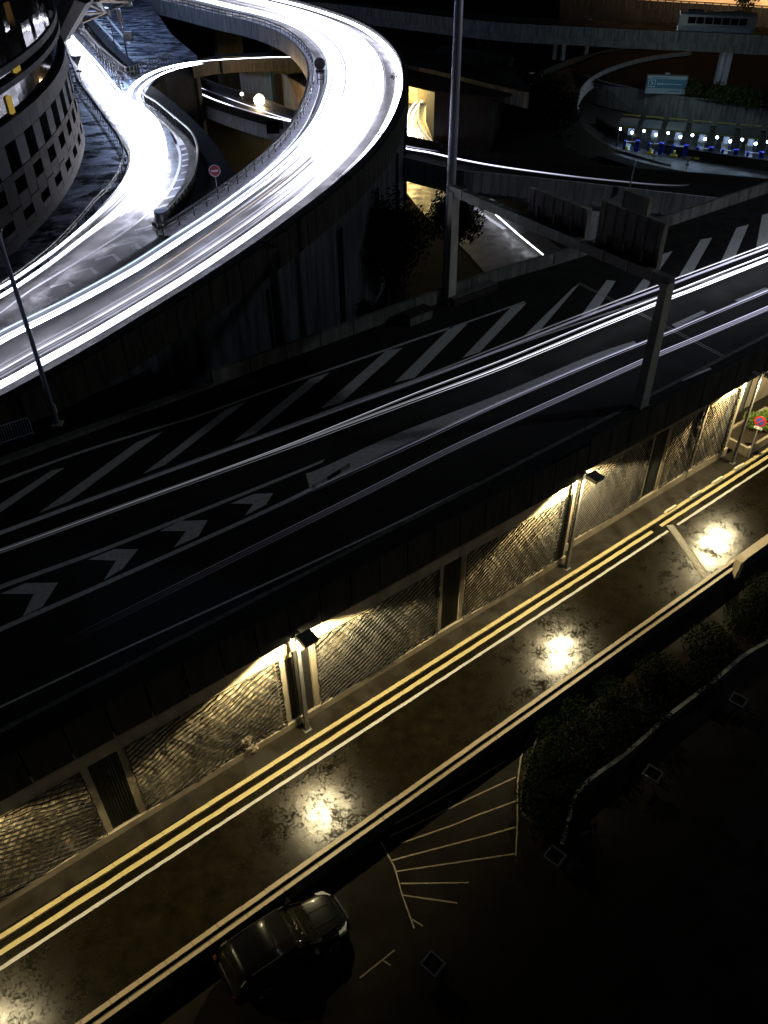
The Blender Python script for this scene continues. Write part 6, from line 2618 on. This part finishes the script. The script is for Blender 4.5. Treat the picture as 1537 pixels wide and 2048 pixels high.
# roof skin proud of the glass
mb = LMB()
rf = [(-L2 + 0.52, 0.75, 1.66), (-L2 + 0.75, 0.78, 1.735), (-L2 + 1.5, 0.79, 1.80), (0.2, 0.79, 1.81), (L2 - 2.5, 0.77, 1.775), (L2 - 2.3, 0.75, 1.73)]
loft(mb, [[(x, -w, z - 0.07), (x, -w * 0.9, z), (x, -w * 0.4, z + 0.035), (x, w * 0.4, z + 0.035), (x, w * 0.9, z), (x, w, z - 0.07)] for x, w, z in rf])
rfo = mb.build('roof', M['car'], car, smooth=True)
# pillars
for s_ in (-1, 1):
    mb = LMB()
    mb.tube([(L2 - 1.24, s_ * 0.80, 1.06), (L2 - 1.9, s_ * 0.765, 1.56), (L2 - 2.35, s_ * 0.735, 1.72)], 0.045, 6)
    mb.build('front_pillar', M['car'], car)
    mb = LMB()
    mb.tube([(-L2 + 0.2, s_ * 0.80, 1.08), (-L2 + 0.42, s_ * 0.765, 1.55), (-L2 + 0.62, s_ * 0.735, 1.68)], 0.06, 6)
    mb.build('rear_pillar', M['car'], car)
    for x in (-0.75, 0.55):
        mb = LMB()
        mb.hexa([(x - 0.05, s_ * 0.835 - 0.02, 1.02), (x + 0.05, s_ * 0.835 - 0.02, 1.02), (x + 0.05, s_ * 0.835 + 0.05, 1.02), (x - 0.05, s_ * 0.835 + 0.05, 1.02)],
                [(x - 0.05, s_ * 0.74 - 0.02, 1.72), (x + 0.05, s_ * 0.74 - 0.02, 1.72), (x + 0.05, s_ * 0.74 + 0.05, 1.72), (x - 0.05, s_ * 0.74 + 0.05, 1.72)])
        mb.build('side_pillar', M['car'], car)
    # mirrors
    mb = LMB()
    mb.hexa([(L2 - 1.62, s_ * 0.93, 1.05), (L2 - 1.48, s_ * 0.93, 1.05), (L2 - 1.50, s_ * 1.16, 1.06), (L2 - 1.60, s_ * 1.16, 1.06)],
            [(L2 - 1.64, s_ * 0.95, 1.2), (L2 - 1.50, s_ * 0.95, 1.2), (L2 - 1.52, s_ * 1.15, 1.22), (L2 - 1.62, s_ * 1.15, 1.22)])
    mr = mb.build('mirror', M['car'], car, smooth=False, bevel=0.03)
    mb = LMB()
    mb.box((L2 - 1.645, s_ * 1.05, 1.13), (0.01, 0.17, 0.12))
    mb.build('mirror_glass', M['chrome'], mr)
    # headlamps, tail lamps
    mb = LMB()
    mb.hexa([(L2 - 0.42, s_ * 0.58, 0.66), (L2 - 0.10, s_ * 0.55, 0.62), (L2 - 0.28, s_ * 0.84, 0.66), (L2 - 0.6, s_ * 0.87, 0.7)],
            [(L2 - 0.46, s_ * 0.58, 0.88), (L2 - 0.13, s_ * 0.55, 0.78), (L2 - 0.32, s_ * 0.82, 0.84), (L2 - 0.62, s_ * 0.86, 0.9)])
    mb.build('headlight', M['head_lens'], car, bevel=0.02)
    mb = LMB()
    mb.box((-L2 + 0.09, s_ * 0.74, 0.95), (0.12, 0.16, 0.42))
    mb.build('tail_light', M['tail'], car, bevel=0.02)
    for x in (L2 - 0.95, -L2 + 0.98):
        mb = LMB()
        mb.tube([(x, s_ * 0.74, 0.33), (x, s_ * 0.955, 0.33)], 0.33, 26)
        w_ = mb.build('wheel', M['rubber'], car)
        mb = LMB()
        mb.tube([(x, s_ * 0.94, 0.33), (x, s_ * 0.962, 0.33)], 0.21, 20)
        for k in range(5):
            a = 2 * PI * k / 5
            mb.box((x + math.cos(a) * 0.12, s_ * 0.968, 0.33 + math.sin(a) * 0.12), (0.24, 0.012, 0.04), (math.cos(a), 0, math.sin(a)), (0, 1, 0), (-math.sin(a), 0, math.cos(a)))
        mb.build('rim', M['chrome'], w_)
# bonnet seam lines, wipers, number plate, grille
mb = LMB()
for y in (-0.62, 0.62):
    mb.tube([(L2 - 1.28, y, 1.065), (L2 - 0.8, y * 0.95, 1.03), (L2 - 0.42, y * 0.85, 0.945)], 0.008, 4)
for y in (-0.3, 0.3):
    mb.tube([(L2 - 1.28, y, 1.088), (L2 - 0.8, y * 0.95, 1.045), (L2 - 0.42, y * 0.85, 0.965)], 0.012, 4)
mb.build('bonnet_seam', M['car'], car)
mb = LMB()
mb.tube([(L2 - 1.20, -0.55, 1.10), (L2 - 1.36, 0.1, 1.18)], 0.012, 4)
mb.tube([(L2 - 1.20, 0.15, 1.11), (L2 - 1.38, 0.72, 1.17)], 0.012, 4)
mb.build('wiper', M['rubber'], car)
mb = LMB()
for z in (0.5, 0.56, 0.62, 0.68):
    mb.box((L2 - 0.02, 0, z), (0.06, 0.9, 0.018))
mb.build('radiator_grille', M['chrome'], car)
mb = LMB()
mb.box((L2 + 0.02, 0, 0.42), (0.015, 0.52, 0.11))
mb.build('number_plate', M['white_film'], car)
mb = LMB()
mb.tube([(-L2 + 0.8, -0.72, 1.80), (L2 - 2.5, -0.70, 1.79)], 0.018, 5)
mb.tube([(-L2 + 0.8, 0.72, 1.80), (L2 - 2.5, 0.70, 1.79)], 0.018, 5)
mb.build('roof_rail', M['chrome'], car)

# light off the frame that the photograph shows falling on the plaza at top left
for (x, y, z, e) in ((215, 55, 22, 11000), (260, 100, 20, 3500)):
    p = ar(x, y)
    ld = bpy.data.lights.new('plaza_light', 'POINT')
    ld.energy = e
    ld.color = (0.42, 0.58, 1.0)
    ld.shadow_soft_size = 0.5
    lo = bpy.data.objects.new('plaza_light', ld)
    S.collection.objects.link(lo)
    lo.location = (p.x, p.y, z)
